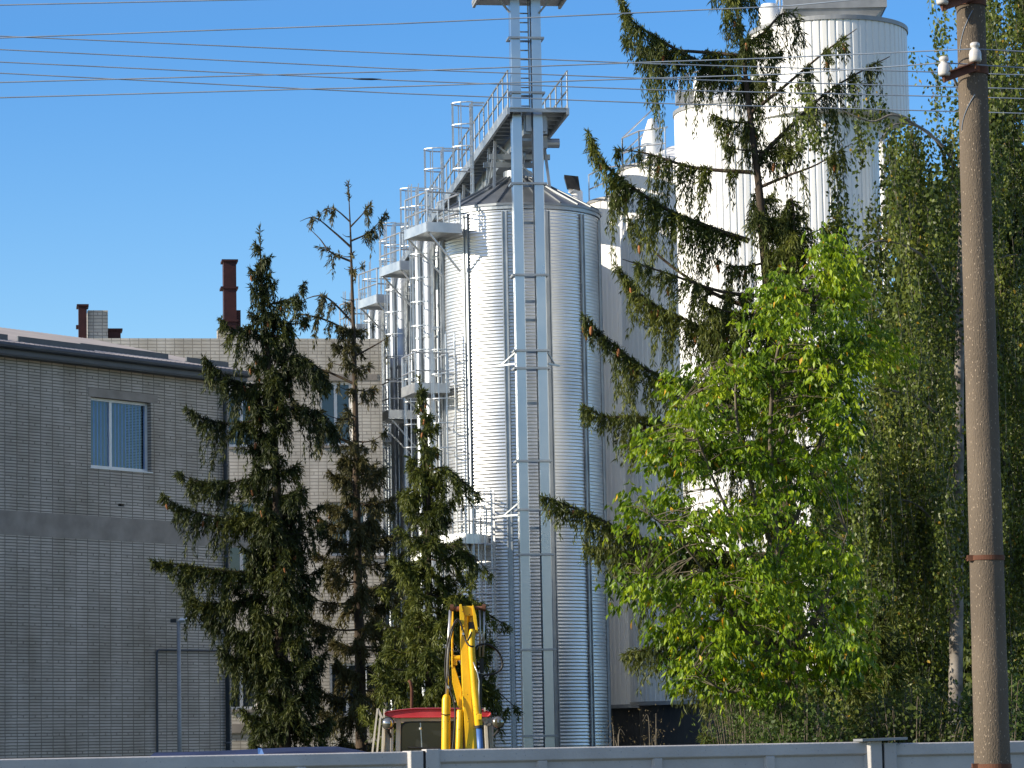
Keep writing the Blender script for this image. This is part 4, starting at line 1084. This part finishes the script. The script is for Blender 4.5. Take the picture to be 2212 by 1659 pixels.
def spruce(label, Y, trunk, rbase, man, seed, whorl=.34, prof=None, sag=.12, uptip=.25, hang=.45, dens=1.0, mat='needle', ncone=30, conez=(.5, 1.0), bare=.12, skip=None, zmin=0.0, nwh=4, needle=(.115, .021), lat=.32, tw=2, afl=lambda h: 1.0):
    rg = random.Random(seed)
    tp = [P(u, v, Y) for u, v in trunk]
    b = tp[-1]; d0 = (tp[-1] - tp[-2]).normalized(); base = b + d0 * (b.z / max(.2, -d0.z)); base.z = -0.1; tp.append(base)
    root = thing('spruce_tree', label, 'tree', (base.x, base.y, 0))
    org = Vector((base.x, base.y, 0))
    tc = catmull(tp, 8); ztop = tc[0].z; H = ztop
    rr = [max(.008, rbase * min(1.0, ((ztop - p.z) / ztop + .015)) ** .85) for p in tc]
    m = MB(); m.tube([p - org for p in tc], rr, 12); m.build('trunk', 'bark', root, smooth=True)
    def tat(z):
        for i in range(len(tc) - 1):
            if tc[i].z >= z >= tc[i + 1].z:
                t = (tc[i].z - z) / max(1e-6, tc[i].z - tc[i + 1].z); return tc[i].lerp(tc[i + 1], t)
        return tc[-1]
    BR = []
    for mb in man:
        pts, dy = mb[0], mb[1]; fl = mb[2] if len(mb) > 2 else 1.0
        n = len(pts); BR.append((catmull([P(u, v, Y + dy * i / (n - 1)) for i, (u, v) in enumerate(pts)], 6), fl))
    z = ztop - .12; ph = rg.random() * 6
    while z > max(.6, zmin):
        h = (ztop - z) / ztop
        k = nwh if h > .06 else 3
        for j in range(k):
            az = ph + 2 * math.pi * (j + rg.uniform(-.3, .3)) / k
            L = prof(h) * rg.uniform(.6, 1.12)
            if skip and skip(az, h, rg): continue
            if L < .08: continue
            inc = (.75 - 7 * h) if h < .1 else (.05 - sag * (.5 + rg.random()))
            dr = Vector((math.cos(az), math.sin(az), 0)); p0 = tat(z + rg.uniform(-.1, .1)); pts = []
            for i in range(8):
                t = i / 7
                zz = L * (inc * t - sag * 1.6 * t * (1 - t) * 1.2 + uptip * t ** 3 * .8)
                side = Vector((-dr.y, dr.x, 0)) * (L * .06 * math.sin(t * 3 + j))
                pts.append(p0 + dr * (L * t) + side + Vector((0, 0, zz)))
            BR.append((pts, afl(h)))
        ph += 1.1; z -= whorl * rg.uniform(.75, 1.3) * (1 if h > .1 else .7)
    mb_ = MB(); C = []; D = []; Ls = []; Ws = []; cones = []
    for pts, fl in BR:
        q, s, L = resample(pts, .055)
        rb0 = .012 + .011 * L
        mb_.tube([Vector(p) - org for p in pts], [max(.005, rb0 * (1 - .85 * i / (len(pts) - 1))) for i in range(len(pts))], 5, cap=False)
        n = len(q); tg = np.gradient(q, axis=0); tg = nrm(tg)
        sd_ = nrm(np.stack([-tg[:, 1], tg[:, 0], np.zeros(n)], 1))
        kk = rng.random(n) < dens * fl
        clump = .55 + .75 * (.5 + .5 * np.sin(np.arange(n) * .055 * 9.0 + rng.random() * 6)) * rng.uniform(.7, 1.25, n)
        for i in np.nonzero(kk)[0]:
            if s[i] < bare and L > .5: continue
            taper = min(1, (1 - s[i]) * 2.2 + .12) * min(1, .25 + s[i] * 2.2)
            for sg in (-1, 1, -1, 1, -1, 1)[:2 * tw]:
                if rng.random() < .15: continue
                lt = lat * min(1, L) * taper * rng.uniform(.25, 1.15)
                hg = hang * min(1, .35 + L * .55) * taper * clump[i] * rng.uniform(.15, 1.0)
                if rng.random() < .18: hg *= 1.7
                ns = int((lt + hg) / .05) + 2
                t = np.linspace(0, 1, ns)[:, None]
                pth = q[i] + sd_[i] * (sg * lt * t ** .7) + tg[i] * (lt * .6 * t) - np.array([0, 0, 1]) * (hg * t ** 1.6)
                pth = pth + rng.normal(scale=.012, size=pth.shape)
                dd = nrm(np.gradient(pth, axis=0)) 
                rep = 4
                for r_ in range(rep):
                    C.append(pth + rng.normal(scale=.014, size=pth.shape)); D.append(dd + rng.normal(scale=.36, size=dd.shape) + np.array([0, 0, -.2]))
                    Ls.append(np.full(ns, needle[0]) * rng.uniform(.65, 1.25, ns)); Ws.append(np.full(ns, needle[1]) * rng.uniform(.7, 1.3, ns))
            # shoots along the branch itself
            C.append(np.repeat(q[i][None], 8, 0)); D.append(tg[i][None] * .9 + rng.normal(scale=.6, size=(8, 3)) + np.array([[0, 0, .25]])); Ls.append(np.full(8, needle[0]) * rng.uniform(.6, 1.1, 8)); Ws.append(np.full(8, needle[1]))
            hh = (q[i][2]) / ztop
            if conez[0] < hh < conez[1] and s[i] > .35 and rng.random() < .2: cones.append(q[i] + sd_[i] * rng.uniform(-.12, .12) - np.array([0, 0, rng.uniform(.02, .18)]))
    # leading shoot
    for i in range(14):
        p = np.array(tat(ztop - .02 - i * .03)); C.append(np.repeat(p[None], 4, 0)); D.append(rng.normal(scale=.5, size=(4, 3)) + np.array([[0, 0, .8]])); Ls.append(np.full(4, needle[0])); Ws.append(np.full(4, needle[1]))
    mb_.build('branches', 'bark', root, smooth=True)
    C = np.concatenate(C); D = np.concatenate(D); Ls = np.concatenate(Ls); Ws = np.concatenate(Ws)
    leafobj('crown', mat, root, org, C, D, Ls, Ws)
    if ncone and cones:
        cm = MB(); cm.lathe([(.006, 0), (.02, -.02), (.024, -.05), (.018, -.10), (.005, -.125)], 8); me = cm.mesh('cone', True); me.materials.append(M['cone'])
        idx = rng.permutation(len(cones))[:ncone]
        for c in idx:
            o = bpy.data.objects.new('cone', me); COL.objects.link(o); o.parent = root; o.location = Vector(cones[c]) - org; o.rotation_euler = (rng.uniform(-.3, .3), rng.uniform(-.3, .3), 0); s_ = rng.uniform(.8, 1.15); o.scale = (s_, s_, s_)
    print('spruce', len(C))
    return root

# left spruce, dense, drooping boughs to the left
trA = [(561, 488), (565, 600), (575, 720), (586, 860), (597, 1040), (603, 1240), (608, 1420), (613, 1640)]
def pA(h): return .06 + min(1.0, h * 2.2) * .85
manA = [([(584, 830), (520, 828), (470, 800), (440, 772)], -.3), ([(590, 900), (510, 915), (440, 905), (405, 882)], -.4), ([(596, 1010), (520, 1040), (430, 1040), (386, 1022)], .2),
        ([(600, 1110), (500, 1120), (400, 1100), (352, 1070)], -.3), ([(603, 1240), (500, 1235), (400, 1222), (330, 1212)], -.2), ([(604, 1290), (520, 1300), (430, 1300), (395, 1250)], .5),
        ([(606, 1370), (540, 1372), (480, 1350), (440, 1330)], .3), ([(606, 1410), (560, 1430), (500, 1420), (475, 1400)], -.3), ([(572, 690), (540, 705), (500, 712), (478, 690)], -.2), ([(574, 660), (610, 650), (640, 640), (657, 614)], -.2),
        ([(570, 640), (600, 690), (640, 700), (660, 690)], .3), ([(588, 800), (640, 770), (680, 790), (710, 830)], -.2), ([(592, 890), (650, 880), (700, 900), (730, 940)], -.3)]
spruce('dense spruce with cones, leftmost of the trees, in front of the brick corner', 60, trA, .17, manA, 3, whorl=.36, prof=pA, sag=.12, hang=.72, ncone=48, conez=(.45, 1), nwh=4, dens=.8, tw=2, mat='needle_shaded',
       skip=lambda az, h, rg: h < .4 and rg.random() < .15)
# thin sparse spruce
trB = [(752, 392), (757, 500), (760, 600), (765, 760), (768, 900), (770, 1050), (773, 1250), (778, 1450), (781, 1640)]
def pB(h): return .04 + min(1, h * 1.5) * 1.1
manB = [([(759, 535), (720, 500), (680, 470), (648, 478)], -.3, .3), ([(760, 565), (715, 545), (690, 515), (662, 488)], .3, .25), ([(757, 480), (720, 450), (692, 460)], 0, .35), ([(757, 490), (785, 460), (805, 432)], 0, .45), ([(759, 520), (800, 500), (832, 462)], .2, .3),
        ([(763, 720), (700, 690), (650, 680), (630, 690)], -.3, .35), ([(764, 700), (700, 640), (640, 655)], .2, .35), ([(766, 830), (700, 800), (640, 790), (600, 800)], .2, .4), ([(768, 960), (700, 930), (640, 870), (600, 830)], -.2, .45), ([(766, 770), (820, 740), (850, 720)], -.2, .5)]
spruce('thin sparse spruce with half bare brownish branches, between its two greener neighbours', 61.5, trB, .13, manB, 5, whorl=.40, afl=lambda h: .3 if h < .12 else (.5 if h < .4 else 1.0), prof=pB, sag=.08, uptip=.3, hang=.46, dens=.78, mat='needle_brown', ncone=6, nwh=4, bare=.3, lat=.22,
       skip=lambda az, h, rg: (h < .38 and rg.random() < .35))
# small fresh spruce behind the arm
trC = [(905, 812), (915, 880), (922, 960), (925, 1080), (926, 1240), (928, 1400), (930, 1640)]
def pC(h): return .04 + min(1, h * 1.6) * 1.2
manC = [([(924, 1020), (960, 1010), (1000, 1040), (1035, 1070)], -.3), ([(926, 1180), (980, 1180), (1030, 1210), (1060, 1240)], -.3), ([(926, 1290), (1000, 1290), (1060, 1330), (1108, 1360)], .3), ([(928, 1440), (1000, 1440), (1070, 1490), (1115, 1530)], .4)]
spruce('small fresh green spruce directly behind the yellow excavator arm', 57, trC, .12, manC, 9, whorl=.30, prof=pC, sag=.16, hang=.5, dens=.6, ncone=14, conez=(.82, 1.0), nwh=5)
# tall dark spruce at right
trD = [(1568, -120), (1585, -20), (1602, 90), (1620, 250), (1640, 410), (1652, 560), (1672, 760), (1690, 960), (1704, 1150), (1720, 1400), (1735, 1640)]
YD = 44
manD = [([(1607, 173), (1500, 128), (1416, 80), (1366, 45), (1342, -5)], -.3, 1.3), ([(1604, 120), (1480, 110), (1400, 110), (1350, 80)], .4, .9), ([(1618, 520), (1535, 492), (1437, 450), (1333, 380), (1290, 330), (1271, 287)], -.4, 1.3),
        ([(1625, 372), (1500, 362), (1400, 332), (1333, 322)], .3, .8), ([(1650, 668), (1580, 650), (1500, 610), (1400, 530), (1333, 430)], .5, .5), ([(1675, 868), (1600, 862), (1500, 830), (1400, 800), (1320, 740), (1262, 684)], -.4, 1.6),
        ([(1668, 775), (1583, 752), (1500, 700), (1400, 650), (1333, 575)], .4, 1.3), ([(1655, 640), (1560, 630), (1440, 590), (1345, 560)], -.6, .55), ([(1690, 960), (1560, 960), (1400, 905), (1310, 900), (1260, 878)], .2, 1.3),
        ([(1700, 1200), (1560, 1195), (1400, 1170), (1270, 1110), (1172, 1072)], -.3, 1.6), ([(1704, 1235), (1560, 1215), (1420, 1200), (1265, 1180)], .4, 1.5), ([(1712, 1340), (1600, 1330), (1470, 1370), (1400, 1400), (1350, 1412)], .3, 1.3),
        ([(1718, 1440), (1640, 1450), (1560, 1470), (1480, 1480)], -.4, .7),
        ([(1620, 245), (1690, 190), (1782, 112), (1851, 62)], -.3, .55), ([(1632, 350), (1700, 280), (1800, 190), (1922, 122)], .3, .55), ([(1640, 405), (1700, 380), (1765, 355), (1840, 310)], -.3, .6), ([(1605, 100), (1650, 70), (1690, 30), (1720, 40), (1725, 85)], .2, .7),
        ([(1650, 520), (1690, 470), (1710, 430), (1716, 500), (1722, 600)], -.4, 1.2), ([(1655, 570), (1716, 520), (1806, 484)], .3, .5), ([(1662, 640), (1720, 630), (1765, 612)], -.2, .55), ([(1675, 790), (1750, 770), (1830, 730)], .3, .5)]
def pD(h): return .38 + min(1, h * 2.0) * .9
spruce('tall dark spruce with long drooping boughs before the white tanks, its top out of frame', YD, trD, .155, manD, 11, whorl=.48, prof=pD, sag=.1, uptip=.2, hang=1.0, dens=.68, tw=2, ncone=70, conez=(.4, 1), nwh=3, bare=.06, needle=(.10, .017), lat=.26,
       skip=lambda az, h, rg: rg.random() < (.3 if h < .35 else .58) and abs(math.cos(az)) > .5)

# ---- ash-leaved maple in front of the tall spruce
YM = 36.0
mroot_p = P(1712, 1640, YM); mroot = thing('maple_tree', 'bright green maple with drooping leaflets and some yellow leaves, before the tall spruce', 'tree', (mroot_p.x, mroot_p.y, 0))
mo = Vector((mroot_p.x, mroot_p.y, 0))
limbs = [[(1712, 1700), (1705, 1500), (1690, 1300), (1672, 1100), (1665, 900), (1690, 720), (1770, 560)], [(1700, 1400), (1640, 1240), (1560, 1080), (1500, 930), (1480, 860)], [(1690, 1250), (1610, 1000), (1590, 820), (1640, 650)],
         [(1700, 1450), (1600, 1350), (1480, 1180), (1400, 1110)], [(1705, 1500), (1580, 1440), (1450, 1290), (1390, 1240)], [(1690, 1200), (1760, 1000), (1800, 820), (1850, 640)], [(1700, 1420), (1780, 1300), (1830, 1150)], [(1705, 1540), (1640, 1500), (1560, 1490), (1500, 1440)], [(1680, 1000), (1740, 800), (1800, 740), (1870, 690)]]
mb_ = MB(); lp = []
for k, L in enumerate(limbs):
    dy = [0, -.5, .4, -.7, .5, .6, -.4, -.6, .8][k]
    pts = catmull([P(u, v, YM + dy * (i / (len(L) - 1)) * 1.5) for i, (u, v) in enumerate(L)], 6)
    r0 = .06 if k == 0 else .03
    mb_.tube([p - mo for p in pts], [max(.007, r0 * (1 - .85 * i / (len(pts) - 1))) for i in range(len(pts))], 7); lp += pts
base = MB(); base.tube([Vector((0, 0, -.05)), P(1712, 1700, YM) - mo + Vector((0, 0, 0))], [.075, .062], 10)
base.build('trunk', 'bark2', mroot, smooth=True)
lpa = np.array([list(p) for p in lp])
blobs = [(1790, 560, 45, 50, 1), (1640, 640, 90, 50, 1.1), (1830, 640, 70, 60, 1.2), (1700, 720, 130, 70, 1.9), (1560, 810, 110, 60, 1.3), (1760, 830, 130, 90, 1.9), (1475, 870, 50, 45, .6), (1425, 955, 42, 45, .5), (1520, 985, 95, 60, 1.1), (1650, 970, 120, 90, 1.7), (1810, 900, 80, 110, 1.4), (1450, 1130, 95, 55, 1.2), (1600, 1140, 130, 80, 1.7), (1740, 1090, 90, 100, 1.4),
         (1425, 1255, 75, 45, .9), (1560, 1285, 130, 65, 1.7), (1700, 1260, 100, 90, 1.5), (1610, 1390, 130, 55, 1.5), (1480, 1370, 50, 40, .5), (1740, 1390, 80, 60, 1.0), (1570, 1470, 75, 34, .6), (1365, 1108, 30, 25, .3), (1860, 760, 60, 60, .8), (1670, 1490, 70, 40, .5), (1345, 1255, 22, 30, .16), (1800, 1290, 55, 80, .9), (1815, 1400, 50, 60, .8), (1690, 1440, 90, 45, .8), (1800, 1180, 50, 60, .6), (1500, 1440, 60, 35, .5)]
C = []; D = []; Ls = []; Ws = []
rg = random.Random(21)
for (u, v, ru, rv, wt) in blobs:
    nt_ = int(54 * wt)
    subs = [(rg.random() * 2 * math.pi, math.sqrt(rg.random()), rg.gauss(0, .7)) for _ in range(max(3, int(8 * wt)))]
    for _ in range(nt_):
        a, q, dyy = rg.choice(subs)
        uu, vv = u + ru * q * math.cos(a) + rg.gauss(0, 19), v + rv * q * math.sin(a) + rg.gauss(0, 15)
        p = np.array(P(uu, vv, YM + dyy + rg.gauss(0, .14)))
        # twig from nearest limb
        dist = np.linalg.norm(lpa - p, axis=1); j = int(np.argmin(dist))
        if dist[j] < 1.3 and rg.random() < .6:
            s0 = lpa[j]; mid = (s0 + p) / 2 + np.array([0, 0, .05]); mb_.tube([Vector(s0) - mo, Vector(mid) - mo, Vector(p) - mo], [.006, .004, .002], 3, cap=False)
        out = nrm((p - lpa[j])[None])[0]
        for lf in range(rg.randint(3, 6)):                       # compound leaves on the twig
            st = p + rng.normal(scale=.075, size=3)
            ld = nrm((out * .6 + rng.normal(scale=.6, size=3) + np.array([0, -.2, -.25]))[None])[0]
            nl = rg.choice([3, 5, 5, 5, 3])
            for k in range(nl):
                t = [1, .55, .55, .2, .2][k]; sgn = [0, 1, -1, 1, -1][k]
                sdv = nrm(np.cross(ld, np.array([0, 0, 1.0]))[None] + 1e-6)[0]
                C.append(st + ld * (.11 * t)); D.append(ld * .45 + sdv * sgn * .55 + np.array([0, 0, -.85]) + rng.normal(scale=.2, size=3)); Ls.append(rg.uniform(.065, .108)); Ws.append(rg.uniform(.03, .046))
mb_.build('branches', 'bark2', mroot, smooth=True)
leafobj('crown', 'maple', mroot, mo, C, D, np.array(Ls), np.array(Ws), fold=.25); print('maple', len(C))

# ---- birches
def birch(label, Y, trunk, rb, limbs, zones, seed, leaf=(.060, .045), mat='birch', step=.034, name='birch_tree', yj=.8, perarea=1.0):
    rg = random.Random(seed); bp_ = P(*trunk[-1], Y); org = Vector((bp_.x, bp_.y, 0))
    root = thing(name, label, 'tree', org)
    tp = [P(u, v, Y) for u, v in trunk]; tp.append(Vector((bp_.x, bp_.y, -.1)))
    tc = catmull(tp, 6); m = MB(); m.tube([p - org for p in tc], [max(.02, rb * (.25 + .75 * i / (len(tc) - 1))) for i in range(len(tc))], 10); m.build('trunk', 'birchbark', root, smooth=True)
    m = MB()
    for L in limbs:
        pts = catmull([P(u, v, Y + dy) for u, v, dy in L], 6); m.tube([p - org for p in pts], [max(.005, .026 * (1 - .85 * i / (len(pts) - 1))) for i in range(len(pts))], 6)
    C = []; D = []; Ls = []
    for (u0, u1, v0, v1, wt, l0, l1) in zones:
        area = (u1 - u0) * (v1 - v0) * PX(Y) ** 2
        n = int(area * 135 * wt * perarea)
        cl = [(rg.uniform(u0, u1), rg.uniform(v0, v1), rg.gauss(0, yj)) for _ in range(max(3, n // 26))]
        for _ in range(n):
            c = rg.choice(cl); u = c[0] + rg.gauss(0, 13); v = c[1] + rg.gauss(0, 40)
            p = P(min(max(u, u0 - 12), u1 + 12), min(max(v, v0 - 10), v1 + 10), Y + c[2] + rg.gauss(0, .22)); Lh = rg.uniform(l0, l1)
            sw = (rg.gauss(0, .06), rg.gauss(0, .06)); ns = int(Lh / step)
            t = np.linspace(0, 1, ns)[:, None]
            pth = np.array(p)[None] + t * Lh * np.array([[sw[0], sw[1], -1]]) + np.concatenate([.03 * np.sin(t * 5 + c[0]), .03 * np.cos(t * 4), t * 0], 1)
            if rg.random() < .35: m.tube([Vector(pth[0]) - org, Vector(pth[ns // 2]) - org, Vector(pth[-1]) - org], .0028, 3, cap=False)
            C.append(pth + rng.normal(scale=.026, size=pth.shape)); D.append(np.array([[0, 0, -1.0]]) + rng.normal(scale=.55, size=pth.shape)); Ls.append(rng.uniform(.75, 1.25, ns))
    m.build('branches', 'birchbark', root, smooth=True)
    C = np.concatenate(C); D = np.concatenate(D); Ls = np.concatenate(Ls)
    leafobj('crown', mat, root, org, C, D, Ls * leaf[0], Ls * leaf[1], fold=.12); print(name, len(C))
    return root
birch('weeping birch with long hanging strands of small leaves, left of the concrete pole', 43, [(2085, 150), (2080, 400), (2072, 800), (2068, 1200), (2064, 1640)], .12,
      [[(2080, 420, 0), (2040, 320, -.4), (1940, 250, -.7), (1880, 262, -.8), (1790, 225, -.9), (1728, 205, -.9)], [(2078, 450, 0), (2020, 300, -.3), (1935, 268, -.6), (1890, 330, -.7)], [(2072, 700, 0), (2000, 560, -.6), (1900, 520, -.9), (1840, 560, -1)], [(2070, 950, 0), (1980, 860, -.6), (1850, 840, -.9), (1790, 880, -.9)], [(2070, 1200, 0), (1980, 1090, -.7), (1880, 1080, -.9)], [(2084, 230, 0), (2050, 150, -.3), (2000, 120, -.5)]],
      [(1725, 1860, 190, 275, .9, .15, .5), (1888, 2000, 258, 330, 1.1, .3, .7), (1780, 1950, 195, 300, .7, .2, .6), (1880, 2080, 285, 420, 1.3, .4, 1.0), (1885, 2085, 400, 800, 1.3, .5, 1.2), (1805, 1885, 350, 640, .75, .4, 1.0), (1830, 2085, 780, 1120, 1.25, .5, 1.3), (1770, 1960, 900, 1330, 1.15, .5, 1.2), (1780, 1900, 1290, 1500, .9, .3, .7), (1950, 2085, 1100, 1450, .75, .5, 1.0), (1860, 2085, 1300, 1480, .8, .4, .8), (1968, 2062, 0, 110, .5, .2, .6), (2010, 2070, 100, 300, .5, .3, .7)], 31)
birch('dark leafy birch seen to the right of the concrete pole', 46, [(2290, -80), (2288, 600), (2285, 1640)], .14,
      [[(2289, 300, 0), (2220, 200, -.4), (2150, 170, -.6)], [(2288, 700, 0), (2220, 560, -.4), (2150, 560, -.6)]],
      [(2120, 2400, -150, 300, .9, .4, 1.1), (2120, 2400, 280, 900, 1.2, .5, 1.3), (2150, 2420, 880, 1560, 1.2, .5, 1.2), (1990, 2130, -80, 60, .4, .2, .5)], 37)
# dense tree behind the birches
birch('dense dark broadleaf tree filling the gap behind the weeping birch', 58, [(2075, 330), (2078, 1000), (2080, 1640)], .2, [[(2078, 900, 0), (1990, 700, 0), (1960, 560, 0)], [(2078, 800, 0), (2150, 600, 0), (2200, 420, 0)]],
      [(1925, 2260, 370, 760, 2.2, .3, .8), (1905, 2300, 740, 1180, 2.2, .3, .8), (1850, 2320, 1150, 1570, 1.8, .3, .8), (2125, 2330, -60, 400, 1.6, .3, .8)], 41, leaf=(.15, .115), mat='darkleaf', step=.07, name='broadleaf_tree', yj=1.2)
# low spruce under the birch
trE = [(1905, 1330), (1908, 1420), (1912, 1640)]
spruce('low young spruce by the fence under the weeping birch', 40, trE, .05, [], 51, whorl=.2, prof=lambda h: .1 + min(1, h * 1.4) * 1.1, sag=.1, hang=.3, dens=.6, ncone=0, nwh=5, zmin=1.4)
# bushes behind the fence
def bush(label, Y, u0, u1, vtop, seed, nst, leaf, mat, name='bush', dens=1.0, droop=.2):
    rg = random.Random(seed); c = P((u0 + u1) / 2, 1640, Y); org = Vector((c.x, c.y, 0)); root = thing(name, label, 'bush', org)
    m = MB(); C = []; D = []
    for _ in range(nst):
        ut = rg.uniform(u0, u1); e = 1 - abs((ut - (u0 + u1) / 2) / ((u1 - u0) / 2)) ** 2
        top = P(ut, vtop + (1 - e) * 70 + rg.uniform(0, 90), Y + rg.gauss(0, .5)); b0 = org + Vector(((top.x - org.x) * .35, rg.gauss(0, .2), 0))
        mid = b0.lerp(top, .6) + Vector((0, 0, .15)); tip = top + Vector(((top.x - org.x) * .15 + rg.gauss(0, .05), 0, -droop * rg.random()))
        pts = catmull([b0, mid, top, tip], 6); m.tube([p - org for p in pts], [max(.002, .012 * (1 - i / (len(pts)))) for i in range(len(pts))], 4, cap=False)
        q, s, L = resample(pts, .035)
        for i in range(len(q)):
            if s[i] < .35 or rng.random() > dens: continue
            for _k in range(3):
                C.append(q[i] + rng.normal(scale=.09, size=3)); D.append(rng.normal(scale=.6, size=3) + np.array([0, 0, -.1 if droop > .1 else .5]))
    m.build('stems', 'bark2', root); N = len(C)
    leafobj('foliage', mat, root, org, np.array(C), np.array(D), rng.uniform(.7, 1.2, N) * leaf[0], rng.uniform(.7, 1.2, N) * leaf[1], fold=.1)
    return root
bush('feathery narrow-leaved bush at the foot of the dark tank skirts', 37.5, 1530, 1720, 1478, 61, 46, (.075, .012), 'bush', droop=.25)
bush('green leafy bush below the maple, close behind the fence', 35.5, 1640, 1830, 1500, 62, 60, (.06, .035), 'bush')
bush('dark bush close behind the fence below the weeping birch', 35.8, 1840, 2100, 1490, 63, 80, (.055, .035), 'darkleaf')
bush('bush behind the fence to the right of the concrete pole', 36, 2090, 2260, 1450, 64, 60, (.055, .035), 'bush')
bush('thin dry weed stalks rising above the fence below the steel silo', 33, 1312, 1342, 1545, 65, 6, (.03, .008), 'weed', name='weed', dens=.8, droop=.02)
bush('dry weed stalks rising above the fence in front of the dark skirts', 33, 1392, 1424, 1525, 66, 7, (.03, .009), 'weed', name='weed', dens=.9, droop=.02)
